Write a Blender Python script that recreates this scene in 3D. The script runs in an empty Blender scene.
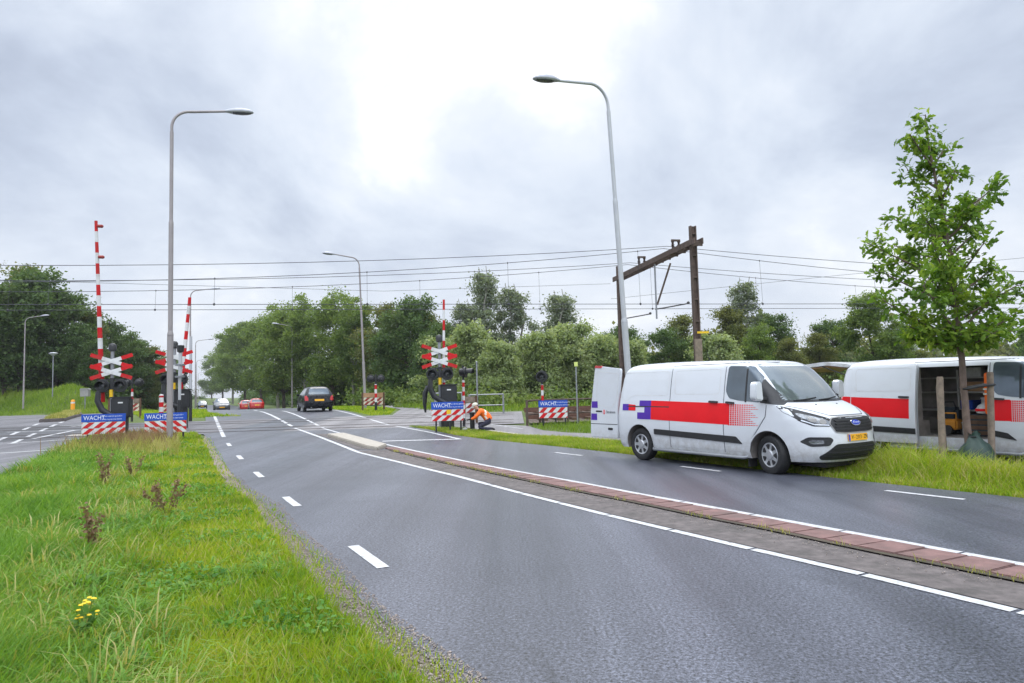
import bpy, bmesh, math, random
import numpy as np
from mathutils import Vector, Matrix

SC = bpy.context.scene
COL = SC.collection
rng = np.random.default_rng(7)
random.seed(7)
PI = math.pi

# ------------------------------------------------------------------ materials
def _nt(name):
    m = bpy.data.materials.new(name); m.use_nodes = True
    nt = m.node_tree; nt.nodes.clear()
    out = nt.nodes.new('ShaderNodeOutputMaterial')
    return m, nt, out

def N(nt, kind, **kw):
    n = nt.nodes.new(kind)
    for k, v in kw.items():
        if k.startswith('i_'):
            n.inputs[k[2:]].default_value = v
        else:
            setattr(n, k, v)
    return n

def ramp(nt, stops, fac):
    r = nt.nodes.new('ShaderNodeValToRGB')
    el = r.color_ramp.elements
    while len(el) < len(stops): el.new(0.5)
    for e, (p, c) in zip(el, stops):
        e.position = p; e.color = (*c, 1) if len(c) == 3 else c
    nt.links.new(fac, r.inputs[0])
    return r.outputs[0]

def noise(nt, scale, detail=4, rough=.55, vec=None, dim='3D'):
    n = nt.nodes.new('ShaderNodeTexNoise')
    n.inputs['Scale'].default_value = scale; n.inputs['Detail'].default_value = detail
    n.inputs['Roughness'].default_value = rough
    if vec is not None: nt.links.new(vec, n.inputs['Vector'])
    return n.outputs[0]

def coords(nt, which='Object'):
    return nt.nodes.new('ShaderNodeTexCoord').outputs[which]

def mixc(nt, fac, a, b, mode='MIX'):
    m = nt.nodes.new('ShaderNodeMix'); m.data_type = 'RGBA'; m.blend_type = mode
    for sock, v in ((m.inputs[0], fac), (m.inputs[6], a), (m.inputs[7], b)):
        if hasattr(v, 'links'): nt.links.new(v, sock)
        elif isinstance(v, (int, float)): sock.default_value = v
        else: sock.default_value = (*v, 1)
    return m.outputs[2]

def M(name, col, rough=.5, metal=0., var=.12, scale=6., bump=0., bscale=60., coat=0., spec=.5, dirt=None, dirt_scale=2.5, dirt_lo=.55):
    m, nt, out = _nt(name)
    b = N(nt, 'ShaderNodeBsdfPrincipled')
    v = coords(nt)
    nz = noise(nt, scale, 5, .6, v)
    c = ramp(nt, [(.3, tuple(x*(1-var) for x in col)), (.7, tuple(min(1, x*(1+var)) for x in col))], nz)
    if dirt:
        dn = noise(nt, dirt_scale, 7, .7, v)
        f = ramp(nt, [(dirt_lo, (0, 0, 0)), (dirt_lo+.2, (.8, .8, .8))], dn)
        c = mixc(nt, f, c, dirt)
    nt.links.new(c, b.inputs['Base Color'])
    rr = ramp(nt, [(.3, (max(.02, rough-.07),)*3), (.7, (min(1, rough+.07),)*3)], noise(nt, scale*1.7, 3, .5, v))
    nt.links.new(rr, b.inputs['Roughness'])
    b.inputs['Metallic'].default_value = metal
    b.inputs['Coat Weight'].default_value = coat; b.inputs['Specular IOR Level'].default_value = spec
    if bump:
        bp = N(nt, 'ShaderNodeBump'); bp.inputs['Strength'].default_value = bump
        bp.inputs['Distance'].default_value = .01
        nt.links.new(noise(nt, bscale, 5, .6, v), bp.inputs['Height'])
        nt.links.new(bp.outputs[0], b.inputs['Normal'])
    nt.links.new(b.outputs[0], out.inputs[0])
    return m

def vanpaint(name):
    m, nt, out = _nt(name); b = N(nt, 'ShaderNodeBsdfPrincipled'); v = coords(nt)
    sp = N(nt, 'ShaderNodeSeparateXYZ'); nt.links.new(v, sp.inputs[0])
    mr = N(nt, 'ShaderNodeMapRange', interpolation_type='SMOOTHSTEP'); nt.links.new(sp.outputs[2], mr.inputs[0])
    mr.inputs[1].default_value = .75; mr.inputs[2].default_value = .28; mr.inputs[3].default_value = .0; mr.inputs[4].default_value = .62
    ad = N(nt, 'ShaderNodeMath', operation='MULTIPLY'); nt.links.new(mr.outputs[0], ad.inputs[0])
    nt.links.new(ramp(nt, [(.38, (.15,)*3), (.62, (1,)*3)], noise(nt, 7, 8, .7, v)), ad.inputs[1])
    c = mixc(nt, ad.outputs[0], (.66, .68, .71), (.30, .27, .23))
    film = ramp(nt, [(.45, (0,)*3), (.75, (.16,)*3)], noise(nt, 2.2, 7, .7, v))
    nt.links.new(mixc(nt, film, c, (.45, .43, .40)), b.inputs['Base Color'])
    b.inputs['Roughness'].default_value = .3; b.inputs['Coat Weight'].default_value = .7; b.inputs['Coat Roughness'].default_value = .06
    nt.links.new(b.outputs[0], out.inputs[0])
    return m

def leafmat(name, cols, trans=.35, nscale=.9, gloss=.0):
    """cols: list of three colours picked per leaf, shifted by a clump noise"""
    m, nt, out = _nt(name)
    g = nt.nodes.new('ShaderNodeNewGeometry')
    rp = g.outputs['Random Per Island']
    v = coords(nt)
    nz = noise(nt, nscale, 3, .5, v)
    mm = N(nt, 'ShaderNodeMath', operation='MULTIPLY_ADD'); mm.inputs[1].default_value = .55
    nt.links.new(rp, mm.inputs[0])
    m2 = N(nt, 'ShaderNodeMath', operation='MULTIPLY_ADD'); m2.inputs[1].default_value = 1.5; m2.inputs[2].default_value = -.52
    nt.links.new(nz, m2.inputs[0]); nt.links.new(m2.outputs[0], mm.inputs[2])
    n = len(cols)
    c = ramp(nt, [(i/(n-1)*.84+.08, cols[i]) for i in range(n)], mm.outputs[0])
    d = N(nt, 'ShaderNodeBsdfPrincipled'); t = N(nt, 'ShaderNodeBsdfTranslucent')
    d.inputs['Roughness'].default_value = .55; d.inputs['Specular IOR Level'].default_value = .25+gloss
    nt.links.new(c, d.inputs['Base Color'])
    tc = mixc(nt, 1., c, (1.25, 1.2, .6), 'MULTIPLY')
    nt.links.new(tc, t.inputs[0])
    mx = N(nt, 'ShaderNodeMixShader'); mx.inputs[0].default_value = trans
    nt.links.new(d.outputs[0], mx.inputs[1]); nt.links.new(t.outputs[0], mx.inputs[2])
    nt.links.new(mx.outputs[0], out.inputs[0])
    return m

def asphalt(name, base, speck=.5, wet=.35, patch=(.02, .02, .022)):
    m, nt, out = _nt(name)
    b = N(nt, 'ShaderNodeBsdfPrincipled'); v = coords(nt)
    lo = tuple(x*(1-speck) for x in base); hi = tuple(x*(1+speck) for x in base)
    fine = ramp(nt, [(.34, lo), (.5, base), (.66, hi)], noise(nt, 42, 2, .9, v))
    vo = N(nt, 'ShaderNodeTexVoronoi'); vo.inputs['Scale'].default_value = 85; nt.links.new(v, vo.inputs['Vector'])
    st = ramp(nt, [(.0, (.62, .62, .62)), (.5, (1.0, 1.0, 1.0)), (1., (1.45, 1.43, 1.4))], vo.outputs['Color'])
    c = mixc(nt, 1., fine, st, 'MULTIPLY')
    big = ramp(nt, [(.3, (.8, .8, .81)), (.7, (1.16, 1.15, 1.14))], noise(nt, .35, 5, .6, v))
    c = mixc(nt, 1., c, big, 'MULTIPLY')
    # long wheel-track streaks along the driving direction
    mp = N(nt, 'ShaderNodeMapping'); nt.links.new(v, mp.inputs[0])
    mp.inputs['Rotation'].default_value = (0, 0, math.radians(-25)); mp.inputs['Scale'].default_value = (1.3, .05, 1)
    sk = ramp(nt, [(.35, (.68, .685, .70)), (.65, (1.18, 1.18, 1.17))], noise(nt, 1., 3, .5, mp.outputs[0]))
    c = mixc(nt, 1., c, sk, 'MULTIPLY')
    vc = N(nt, 'ShaderNodeTexVoronoi', feature='DISTANCE_TO_EDGE'); vc.inputs['Scale'].default_value = .16
    wv = N(nt, 'ShaderNodeVectorMath', operation='MULTIPLY_ADD'); wv.inputs[1].default_value = (1.2, 1.2, 1.2)
    nn = nt.nodes.new('ShaderNodeTexNoise'); nn.inputs['Scale'].default_value = 1.3; nn.inputs['Detail'].default_value = 6; nt.links.new(v, nn.inputs['Vector'])
    nt.links.new(nn.outputs['Color'], wv.inputs[0]); nt.links.new(v, wv.inputs[2]); nt.links.new(wv.outputs[0], vc.inputs['Vector'])
    ck = ramp(nt, [(.0, (.38, .38, .38)), (.0035, (.55, .55, .55)), (.008, (1, 1, 1))], vc.outputs['Distance'])
    gate = ramp(nt, [(.50, (0, 0, 0)), (.58, (1, 1, 1))], noise(nt, .22, 2, .5, v))
    c = mixc(nt, gate, c, mixc(nt, 1., c, ck, 'MULTIPLY'))
    st2 = ramp(nt, [(.60, (1, 1, 1)), (.68, (.72, .72, .73))], noise(nt, .55, 6, .7, v))
    c = mixc(nt, 1., c, st2, 'MULTIPLY')
    nt.links.new(c, b.inputs['Base Color'])
    r = ramp(nt, [(.35, (wet,)*3), (.7, (min(1, wet+.25),)*3)], noise(nt, .6, 5, .65, mp.outputs[0]))
    nt.links.new(r, b.inputs['Roughness'])
    bp = N(nt, 'ShaderNodeBump'); bp.inputs['Strength'].default_value = .10; bp.inputs['Distance'].default_value = .005
    nt.links.new(vo.outputs['Distance'], bp.inputs['Height']); nt.links.new(bp.outputs[0], b.inputs['Normal'])
    nt.links.new(b.outputs[0], out.inputs[0])
    return m

def groundmat(name, cols, scale, bump=.5):
    m, nt, out = _nt(name)
    b = N(nt, 'ShaderNodeBsdfPrincipled'); v = coords(nt)
    a = ramp(nt, [(.25+.5*i/(len(cols)-1), c) for i, c in enumerate(cols)], noise(nt, scale, 8, .7, v))
    big = ramp(nt, [(.3, (.75, .8, .8)), (.7, (1.2, 1.15, 1.1))], noise(nt, scale*.05, 4, .6, v))
    nt.links.new(mixc(nt, 1., a, big, 'MULTIPLY'), b.inputs['Base Color'])
    b.inputs['Roughness'].default_value = .9
    bp = N(nt, 'ShaderNodeBump'); bp.inputs['Strength'].default_value = bump; bp.inputs['Distance'].default_value = .03
    nt.links.new(noise(nt, scale*2, 6, .7, v), bp.inputs['Height']); nt.links.new(bp.outputs[0], b.inputs['Normal'])
    nt.links.new(b.outputs[0], out.inputs[0])
    return m

def paintmat(name, col, worn=.5):
    m, nt, out = _nt(name)
    b = N(nt, 'ShaderNodeBsdfPrincipled'); v = coords(nt)
    a = ramp(nt, [(worn-.18, (.16, .16, .17)), (worn-.05, tuple(x*.75 for x in col)), (worn+.1, col)], noise(nt, 14, 8, .75, v))
    nt.links.new(a, b.inputs['Base Color']); b.inputs['Roughness'].default_value = .6
    nt.links.new(b.outputs[0], out.inputs[0])
    return m

MT = {}
def mk():
    w = MT
    w['white_paint'] = vanpaint('van_white')
    w['red_film'] = M('red_film', (.78, .008, .014), .45, 0, .05, 3, spec=.25)
    w['purple_film'] = M('purple_film', (.085, .03, .34), .45, 0, .05, 3, spec=.25)
    w['black_plastic'] = M('black_plastic', (.018, .018, .02), .5, 0, .2, 20)
    w['rubber'] = M('rubber', (.014, .014, .015), .75, 0, .3, 14, bump=.2, dirt=(.06, .055, .05), dirt_lo=.55)
    w['glass'] = M('dark_glass', (.10, .125, .15), .05, .35, .25, 1.5, coat=.3)
    w['screen'] = M('windscreen_glass', (.17, .20, .21), .06, .45, .1, 2, coat=1.)
    w['hub'] = M('wheel_silver', (.52, .53, .55), .35, .7, .08, 9)
    w['chrome'] = M('chrome', (.75, .76, .78), .12, 1., .03, 9)
    w['lens'] = M('lamp_lens', (.16, .17, .185), .1, .5, .6, 16, coat=1.)
    w['red_lens'] = M('red_lens', (.5, .01, .012), .15, 0, .1, 10, coat=.8)
    w['seam'] = M('panel_gap', (.05, .05, .055), .8)
    w['liner'] = M('cargo_liner', (.20, .18, .165), .8, 0, .3, 5)
    w['plate'] = M('yellow_plate', (.85, .42, .01), .4, 0, .03, 5)
    w['eu'] = M('plate_blue', (.02, .05, .4), .4)
    w['ink'] = M('black_lettering', (.012, .012, .014), .5)
    w['tile_red'] = M('signal_red', (.56, .014, .018), .5, 0, .15, 5, spec=.2, dirt=(.30, .05, .04), dirt_lo=.5)
    w['sign_white'] = M('sign_white', (.66, .66, .66), .45, 0, .08, 7, dirt=(.42, .40, .36), dirt_lo=.5)
    w['cream'] = M('faded_white', (.60, .55, .42), .6, 0, .1, 7)
    w['faded_red'] = M('faded_red', (.28, .03, .025), .6, 0, .15, 7)
    w['sign_blue'] = M('sign_blue', (.025, .085, .44), .5, 0, .08, 5, spec=.2)
    w['white_ink'] = M('white_lettering', (.75, .77, .8), .5)
    w['yellow'] = M('yellow_sticker', (.80, .50, .01), .5)
    w['orange_y'] = M('marker_orange', (.85, .33, .01), .5, 0, .06, 5)
    w['black_metal'] = M('black_metal', (.016, .017, .019), .42, .0, .25, 9, bump=.1)
    w['galv'] = M('galvanised', (.27, .28, .30), .45, .55, .12, 5, dirt=(.22, .21, .19), dirt_scale=1.3)
    w['lamp_pole'] = M('lamp_pole_grey', (.31, .28, .28), .5, .15, .1, 2.2, dirt=(.17, .17, .14), dirt_scale=1.1)
    w['pale_pole'] = M('pale_pole_grey', (.46, .47, .49), .45, .2, .08, 2.2, dirt=(.3, .3, .28), dirt_scale=1.1)
    w['lamp_top'] = M('lamp_top_grey', (.42, .43, .47), .45, .2, .06, 4)
    w['lamp_under'] = M('lamp_under', (.05, .055, .065), .3, 0, .1, 8, coat=.6)
    w['rust'] = M('rusty_steel', (.090, .060, .048), .75, .1, .35, 5, bump=.3, dirt=(.045, .034, .03), dirt_scale=1.8)
    w['rail'] = M('rail_steel', (.13, .065, .045), .6, .3, .3, 6)
    w['wood'] = M('weathered_wood', (.22, .17, .13), .85, 0, .3, 9, bump=.4, dirt=(.13, .11, .08))
    w['brown_wood'] = M('brown_timber', (.10, .055, .03), .8, 0, .3, 9, bump=.3)
    w['plank'] = M('tan_plank', (.42, .24, .13), .7, 0, .2, 5)
    w['wire'] = M('wire_dark', (.05, .052, .06), .6)
    w['insul'] = M('insulator', (.05, .03, .028), .3)
    w['bark'] = M('bark', (.075, .058, .045), .9, 0, .4, 7, bump=.6, bscale=25)
    w['pale_bark'] = M('pale_bark', (.20, .19, .16), .9, 0, .35, 4, bump=.5, bscale=20)
    w['bag'] = M('green_bag', (.018, .045, .035), .5, 0, .25, 8, bump=.3, bscale=14)
    w['concrete'] = M('concrete', (.118, .100, .095), .8, 0, .4, 9, bump=.5, dirt=(.055, .05, .045), dirt_scale=2.4, dirt_lo=.46)
    w['cream_slab'] = M('cream_slab', (.40, .36, .30), .8, 0, .12, 9, bump=.25, dirt=(.36, .32, .27))
    w['red_slab'] = M('red_slab', (.185, .103, .092), .8, 0, .3, 5, bump=.5, dirt=(.13, .09, .08), dirt_scale=2.2, dirt_lo=.48)
    w['mortar'] = groundmat('joint_soil', [(.03, .025, .02), (.07, .055, .04), (.05, .06, .02)], 9)
    w['gravel'] = groundmat('gravel', [(.15, .115, .095), (.27, .22, .19), (.42, .36, .32)], 30, 1.)
    w['pebble'] = M('pebble', (.29, .245, .215), .9, 0, .45, 40)
    w['ballast'] = groundmat('ballast', [(.05, .036, .028), (.12, .09, .07), (.2, .16, .13)], 12, 1.)
    w['soil'] = groundmat('grass_soil', [(.040, .052, .014), (.08, .12, .016), (.13, .18, .022)], 5)
    w['road'] = asphalt('asphalt', (.073, .078, .099), .95, .30)
    w['road2'] = asphalt('side_asphalt', (.135, .130, .14), .45, .45)
    w['road3'] = asphalt('crossing_asphalt', (.068, .068, .075), .5, .4)
    w['path'] = asphalt('path_asphalt', (.17, .16, .165), .4, .45)
    w['mark'] = paintmat('road_marking', (.55, .55, .555), .462)
    w['mark_worn'] = paintmat('worn_marking', (.50, .50, .50), .47)
    w['car_black'] = M('car_black', (.010, .011, .014), .28, .0, .1, 3, coat=.15, spec=.3)
    w['car_silver'] = M('car_silver', (.10, .105, .11), .35, .3, .04, 3, coat=.8)
    w['car_red'] = M('car_red', (.55, .02, .012), .25, .0, .05, 3, coat=1.)
    w['car_blue'] = M('car_dark_blue', (.015, .02, .04), .25, .1, .05, 3, coat=1.)
    w['hivis'] = M('hivis_orange', (.95, .16, .01), .7, 0, .1, 10)
    w['reflect'] = M('reflective_band', (.72, .72, .62), .4)
    w['trouser'] = M('navy_trouser', (.022, .022, .045), .85, 0, .25, 9)
    w['skin'] = M('skin', (.48, .27, .19), .55, 0, .06, 10)
    w['cap'] = M('pale_cap', (.62, .60, .50), .7, 0, .08, 10)
    w['boot'] = M('black_boot', (.015, .014, .013), .6)
    w['grey_box'] = M('grey_box', (.28, .27, .26), .6, 0, .1, 5)
    w['orange_gear'] = M('orange_gear', (.48, .19, .012), .5, 0, .2, 8)
    w['shelf'] = M('shelf_alloy', (.45, .43, .41), .5, .2, .15, 5)
    w['dark_gear'] = M('dark_gear', (.02, .03, .04), .55, 0, .4, 10)
    w['bark2'] = M('oak_bark', (.15, .105, .085), .85, 0, .3, 8, bump=.4, bscale=22)
    w['lime'] = M('sign_lime', (.62, .70, .2), .5)
    # foliage
    w['l_dark'] = leafmat('leaf_dark', [(.045, .088, .032), (.088, .150, .048), (.150, .215, .075)], .42, .35)
    w['l_road'] = leafmat('leaf_lime', [(.075, .130, .036), (.150, .225, .058), (.25, .33, .085)], .48, .35)
    w['l_poplar'] = leafmat('leaf_poplar', [(.115, .150, .100), (.195, .240, .160), (.29, .33, .24)], .42, .4)
    w['l_willow'] = leafmat('leaf_willow', [(.17, .225, .095), (.29, .365, .17), (.42, .47, .28)], .48, .5)
    w['l_oak'] = leafmat('leaf_oak', [(.065, .135, .018), (.135, .25, .028), (.30, .41, .06)], .48, 1.6)
    w['l_olive'] = leafmat('leaf_olive', [(.075, .100, .034), (.140, .165, .052), (.23, .235, .075)], .44, .4)
    w['l_under'] = leafmat('leaf_undergrowth', [(.06, .11, .022), (.125, .19, .04), (.22, .27, .08)], .38, .3)
    w['g_lush'] = leafmat('grass_lush', [(.075, .185, .022), (.150, .31, .036), (.29, .42, .085)], .45, .9)
    w['g_short'] = leafmat('grass_short', [(.125, .245, .012), (.255, .385, .020), (.45, .48, .055)], .45, .9)
    w['g_dry'] = leafmat('grass_dry', [(.19, .22, .04), (.36, .36, .10), (.55, .48, .22)], .4, .9)
    w['g_bank'] = leafmat('grass_bank', [(.10, .18, .022), (.175, .28, .026), (.28, .36, .06)], .42, .2)
    w['seed'] = leafmat('dry_seed', [(.14, .08, .045), (.26, .17, .095), (.38, .27, .16)], .25, 1.)
    w['clover'] = leafmat('clover_leaf', [(.06, .17, .025), (.11, .27, .04), (.20, .36, .06)], .4, 3.)
    w['thatch'] = leafmat('thatch', [(.16, .13, .05), (.30, .25, .11), (.45, .38, .19)], .2, 2.)
    w['petal'] = M('yellow_petal', (.85, .55, .01), .6)
    w['weed_leaf'] = leafmat('weed_leaf', [(.07, .17, .035), (.12, .26, .06), (.19, .34, .09)], .4, 6.)
mk()

# ------------------------------------------------------------------ mesh helpers
class MB:
    def __init__(s): s.v = []; s.f = []; s.m = []; s.x = Matrix.Identity(4)
    def add(s, vs, fs, mat=0):
        o = len(s.v)
        s.v += [tuple(s.x @ Vector(p)) for p in vs]
        for f in fs: s.f.append(tuple(i+o for i in f)); s.m.append(mat)
    def box(s, x0, x1, y0, y1, z0, z1, mat=0):
        s.add([(x0,y0,z0),(x1,y0,z0),(x1,y1,z0),(x0,y1,z0),(x0,y0,z1),(x1,y0,z1),(x1,y1,z1),(x0,y1,z1)],
              [(0,3,2,1),(4,5,6,7),(0,1,5,4),(1,2,6,5),(2,3,7,6),(3,0,4,7)], mat)
    def bar(s, p, q, w, d, mat=0, up=(0,0,1)):
        p = Vector(p); q = Vector(q); t = (q-p).normalized(); u = Vector(up)
        if abs(t.dot(u)) > .98: u = Vector((0,1,0))
        a = t.cross(u).normalized(); b = a.cross(t)
        vs = []
        for c in (p, q):
            for i, j in ((-1,-1),(1,-1),(1,1),(-1,1)): vs.append(c+a*(i*w/2)+b*(j*d/2))
        s.add(vs, [(0,1,2,3),(7,6,5,4),(0,4,5,1),(1,5,6,2),(2,6,7,3),(3,7,4,0)], mat)
    def tube(s, pts, r, n=10, mat=0, cap=True):
        pts = [Vector(p) for p in pts]; k = len(pts)
        rs = r if isinstance(r, (list, tuple)) else [r]*k
        vs = []; prev = None
        for i, p in enumerate(pts):
            t = (pts[min(i+1, k-1)]-pts[max(i-1, 0)]).normalized()
            if prev is None:
                u = Vector((0,0,1)) if abs(t.z) < .9 else Vector((1,0,0))
                a = t.cross(u).normalized()
            else:
                a = (prev-t*prev.dot(t)).normalized()
            prev = a; b = t.cross(a)
            for j in range(n):
                th = 2*PI*j/n
                vs.append(p+(a*math.cos(th)+b*math.sin(th))*rs[i])
        fs = []
        for i in range(k-1):
            for j in range(n):
                fs.append((i*n+j, i*n+(j+1)%n, (i+1)*n+(j+1)%n, (i+1)*n+j))
        if cap: fs += [tuple(range(n-1,-1,-1)), tuple(range((k-1)*n, k*n))]
        s.add(vs, fs, mat)
    def lathe(s, prof, n=24, mat=0, org=(0,0,0), axis='z', cap=True):
        vs = []; fs = []; k = len(prof)
        for r, h in prof:
            for j in range(n):
                th = 2*PI*j/n; a, b = r*math.cos(th), r*math.sin(th)
                p = {'z': (a,b,h), 'y': (a,h,b), 'x': (h,a,b)}[axis]
                vs.append((p[0]+org[0], p[1]+org[1], p[2]+org[2]))
        for i in range(k-1):
            for j in range(n): fs.append((i*n+j, i*n+(j+1)%n, (i+1)*n+(j+1)%n, (i+1)*n+j))
        if cap: fs += [tuple(range(n-1,-1,-1)), tuple(range((k-1)*n, k*n))]
        s.add(vs, fs, mat)
    def prism(s, poly, h0, h1, mat=0, plane='xz'):
        n = len(poly); vs = []
        for h in (h0, h1):
            for a, b in poly: vs.append((a,h,b) if plane == 'xz' else ((h,a,b) if plane == 'yz' else (a,b,h)))
        fs = [tuple(range(n-1,-1,-1)), tuple(range(n, 2*n))]+[(i,(i+1)%n,n+(i+1)%n,n+i) for i in range(n)]
        s.add(vs, fs, mat)
    def build(s, name, mats, parent=None, smooth=None, bevel=0.):
        me = bpy.data.meshes.new(name); me.from_pydata(s.v, [], s.f)
        if not isinstance(mats, (list, tuple)): mats = [mats]
        for m in mats: me.materials.append(MT[m])
        if len(mats) > 1: me.polygons.foreach_set('material_index', s.m)
        bm = bmesh.new(); bm.from_mesh(me)
        if bevel:
            bmesh.ops.remove_doubles(bm, verts=bm.verts, dist=1e-5)
            es = [e for e in bm.edges if len(e.link_faces) == 2 and e.calc_face_angle(0) > .5]
            bmesh.ops.bevel(bm, geom=es, offset=bevel, segments=2, affect='EDGES', clamp_overlap=True)
        bmesh.ops.recalc_face_normals(bm, faces=bm.faces); bm.to_mesh(me); bm.free()
        if smooth:
            me.polygons.foreach_set('use_smooth', [True]*len(me.polygons))
            me.set_sharp_from_angle(angle=math.radians(smooth))
        o = bpy.data.objects.new(name, me); COL.objects.link(o)
        if parent: o.parent = parent
        return o

def tag(o, label=None, cat=None, group=None, kind=None):
    if label: o['label'] = label
    if cat: o['category'] = cat
    if group: o['group'] = group
    if kind: o['kind'] = kind
    return o

def thing(name, label, cat, loc=(0,0,0), rz=0., group=None, tilt=(0,0)):
    o = bpy.data.objects.new(name, None); COL.objects.link(o); o.empty_display_size = .2
    o.location = loc; o.rotation_euler = (tilt[0], tilt[1], rz)
    return tag(o, label, cat, group)

def copy_tree(o, parent=None):
    c = o.copy(); COL.objects.link(c)
    if parent: c.parent = parent
    for ch in list(o.children): copy_tree(ch, c)
    return c

def dup(o, loc, rz, label, group=None, scale=None, tilt=(0,0)):
    c = copy_tree(o); c.location = loc; c.rotation_euler = (tilt[0], tilt[1], rz); c['label'] = label
    if group: c['group'] = group
    if scale: c.scale = scale if isinstance(scale, (tuple, list)) else (scale,)*3
    return c

def np_obj(name, V, F, mats, parent=None, mi=None):
    """V (n,3), F (m,k) with constant k"""
    me = bpy.data.meshes.new(name); n = len(V); m, k = F.shape
    me.vertices.add(n); me.vertices.foreach_set('co', np.asarray(V, np.float32).ravel())
    me.loops.add(m*k); me.loops.foreach_set('vertex_index', np.asarray(F, np.int32).ravel())
    me.polygons.add(m); me.polygons.foreach_set('loop_start', np.arange(0, m*k, k, dtype=np.int32))
    me.polygons.foreach_set('loop_total', np.full(m, k, np.int32))
    for q in (mats if isinstance(mats, (list, tuple)) else [mats]): me.materials.append(MT[q])
    if mi is not None: me.polygons.foreach_set('material_index', np.asarray(mi, np.int32))
    me.update(calc_edges=True)
    o = bpy.data.objects.new(name, me); COL.objects.link(o)
    if parent: o.parent = parent
    return o

def text(name, body, size, mat, parent, mtx, extrude=.0015, align='LEFT', xs=1.):
    cu = bpy.data.curves.new(name, 'FONT'); cu.body = body; cu.size = size; cu.extrude = extrude
    cu.align_x = align; cu.align_y = 'CENTER'; cu.resolution_u = 2
    t = bpy.data.objects.new(name+'_tmp', cu); COL.objects.link(t)
    dg = bpy.context.evaluated_depsgraph_get(); dg.update()
    me = bpy.data.meshes.new_from_object(t.evaluated_get(dg))
    bpy.data.objects.remove(t); bpy.data.curves.remove(cu)
    me.transform(Matrix.Diagonal((xs,1,1,1))); me.transform(mtx); me.materials.clear(); me.materials.append(MT[mat]); me.name = name
    o = bpy.data.objects.new(name, me); COL.objects.link(o); o.parent = parent
    return o
FACE_NEGY = Matrix(((1,0,0,0),(0,0,-1,0),(0,1,0,0),(0,0,0,1)))   # text readable by a viewer standing on -Y

# ------------------------------------------------------------------ terrain
TA = math.radians(11)
def sst(t): t = np.clip(t, 0, 1); return t*t*(3-2*t)
def uu(x, y): return y*math.cos(TA)-x*math.sin(TA)
def Tn(x, y):
    x = np.asarray(x, float); y = np.asarray(y, float)
    u = uu(x, y)
    z = .6*sst((u-14)/31)-1.08*sst((u-50)/60)
    yf = np.where(x < -36, 54.6+(-36-x)*.68, 54.6)
    xr = -17.6-.45*(y-41.4)-8
    bank = (2.55+.25*np.sin(x*.45)+.2*np.sin(x*.21+y*.3))*sst((y-yf)/7)*sst((xr-x)/4.5)
    return z+bank
def T(x, y): return float(Tn(x, y))
XL = [(-40,22.5),(-20,12.0),(0,1.62),(4.07,-.45),(5.26,-1.12),(6.71,-1.88),(8.58,-2.78),(10.09,-3.56),(12.38,-4.75),(16.14,-6.6),(20.61,-8.75),(24.66,-10.75),(26.44,-11.64),(29,-12.6),(41.4,-18.05),(260,-116.2)]
XR = [(-40,37.),(-20,24.),(0,11.6),(9.22,6.55),(10.77,5.62),(12.17,4.86),(16.91,2.35),(18.73,1.2),(20.0,.25),(21.3,-.75),(23.1,-1.87),(25.86,-3.18),(27.5,-4.27),(30,-5.5),(34.5,-7.3),(41.4,-9.9),(260,-108.)]
def road_l(y): return np.interp(y, [a for a, b in XL], [b for a, b in XL])
def road_r(y): return np.interp(y, [a for a, b in XR], [b for a, b in XR])

def grid_sheet(name, xs, ys, off, mat):
    X, Y = np.meshgrid(xs, ys); Z = Tn(X, Y)+off
    V = np.stack([X, Y, Z], -1).reshape(-1, 3); nx, ny = len(xs), len(ys)
    i = np.arange(nx-1)[None]+np.arange(ny-1)[:, None]*nx; i = i.ravel()
    o = np_obj(name, V, np.stack([i, i+1, i+1+nx, i+nx], 1), mat)
    o.data.polygons.foreach_set('use_smooth', [True]*len(o.data.polygons))
    return o

def lofted(name, rows, off, mat, cols=10, smooth=True):
    """rows: list of (left xy, right xy); sheet following the terrain"""
    A = np.array([r[0] for r in rows]); B = np.array([r[1] for r in rows])
    t = np.linspace(0, 1, cols+1)[None, :, None]
    P = A[:, None]*(1-t)+B[:, None]*t
    Z = Tn(P[..., 0], P[..., 1])+off
    V = np.concatenate([P, Z[..., None]], -1).reshape(-1, 3)
    ny, nx = P.shape[:2]
    i = (np.arange(nx-1)[None]+np.arange(ny-1)[:, None]*nx).ravel()
    o = np_obj(name, V, np.stack([i, i+1, i+1+nx, i+nx], 1), mat)
    if smooth: o.data.polygons.foreach_set('use_smooth', [True]*len(o.data.polygons))
    return o

def poly_sheet(name, poly, off, mat, step=1.):
    bm = bmesh.new(); vs = [bm.verts.new((x, y, 0)) for x, y in poly]; bm.faces.new(vs)
    for ax in (0, 1):
        lo = min(p[ax] for p in poly); hi = max(p[ax] for p in poly)
        for k in range(1, int((hi-lo)/step)+1):
            co = [0, 0, 0]; no = [0, 0, 0]; co[ax] = lo+k*step-.013; no[ax] = 1
            bmesh.ops.bisect_plane(bm, geom=bm.verts[:]+bm.edges[:]+bm.faces[:], plane_co=co, plane_no=no)
    bmesh.ops.triangulate(bm, faces=[f for f in bm.faces if len(f.verts) > 4])
    for v in bm.verts: v.co.z = T(v.co.x, v.co.y)+off
    bmesh.ops.recalc_face_normals(bm, faces=bm.faces)
    if sum(f.normal.z for f in bm.faces) < 0: bmesh.ops.reverse_faces(bm, faces=bm.faces)
    me = bpy.data.meshes.new(name); bm.to_mesh(me); bm.free(); me.materials.append(MT[mat])
    o = bpy.data.objects.new(name, me); COL.objects.link(o)
    return o

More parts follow.
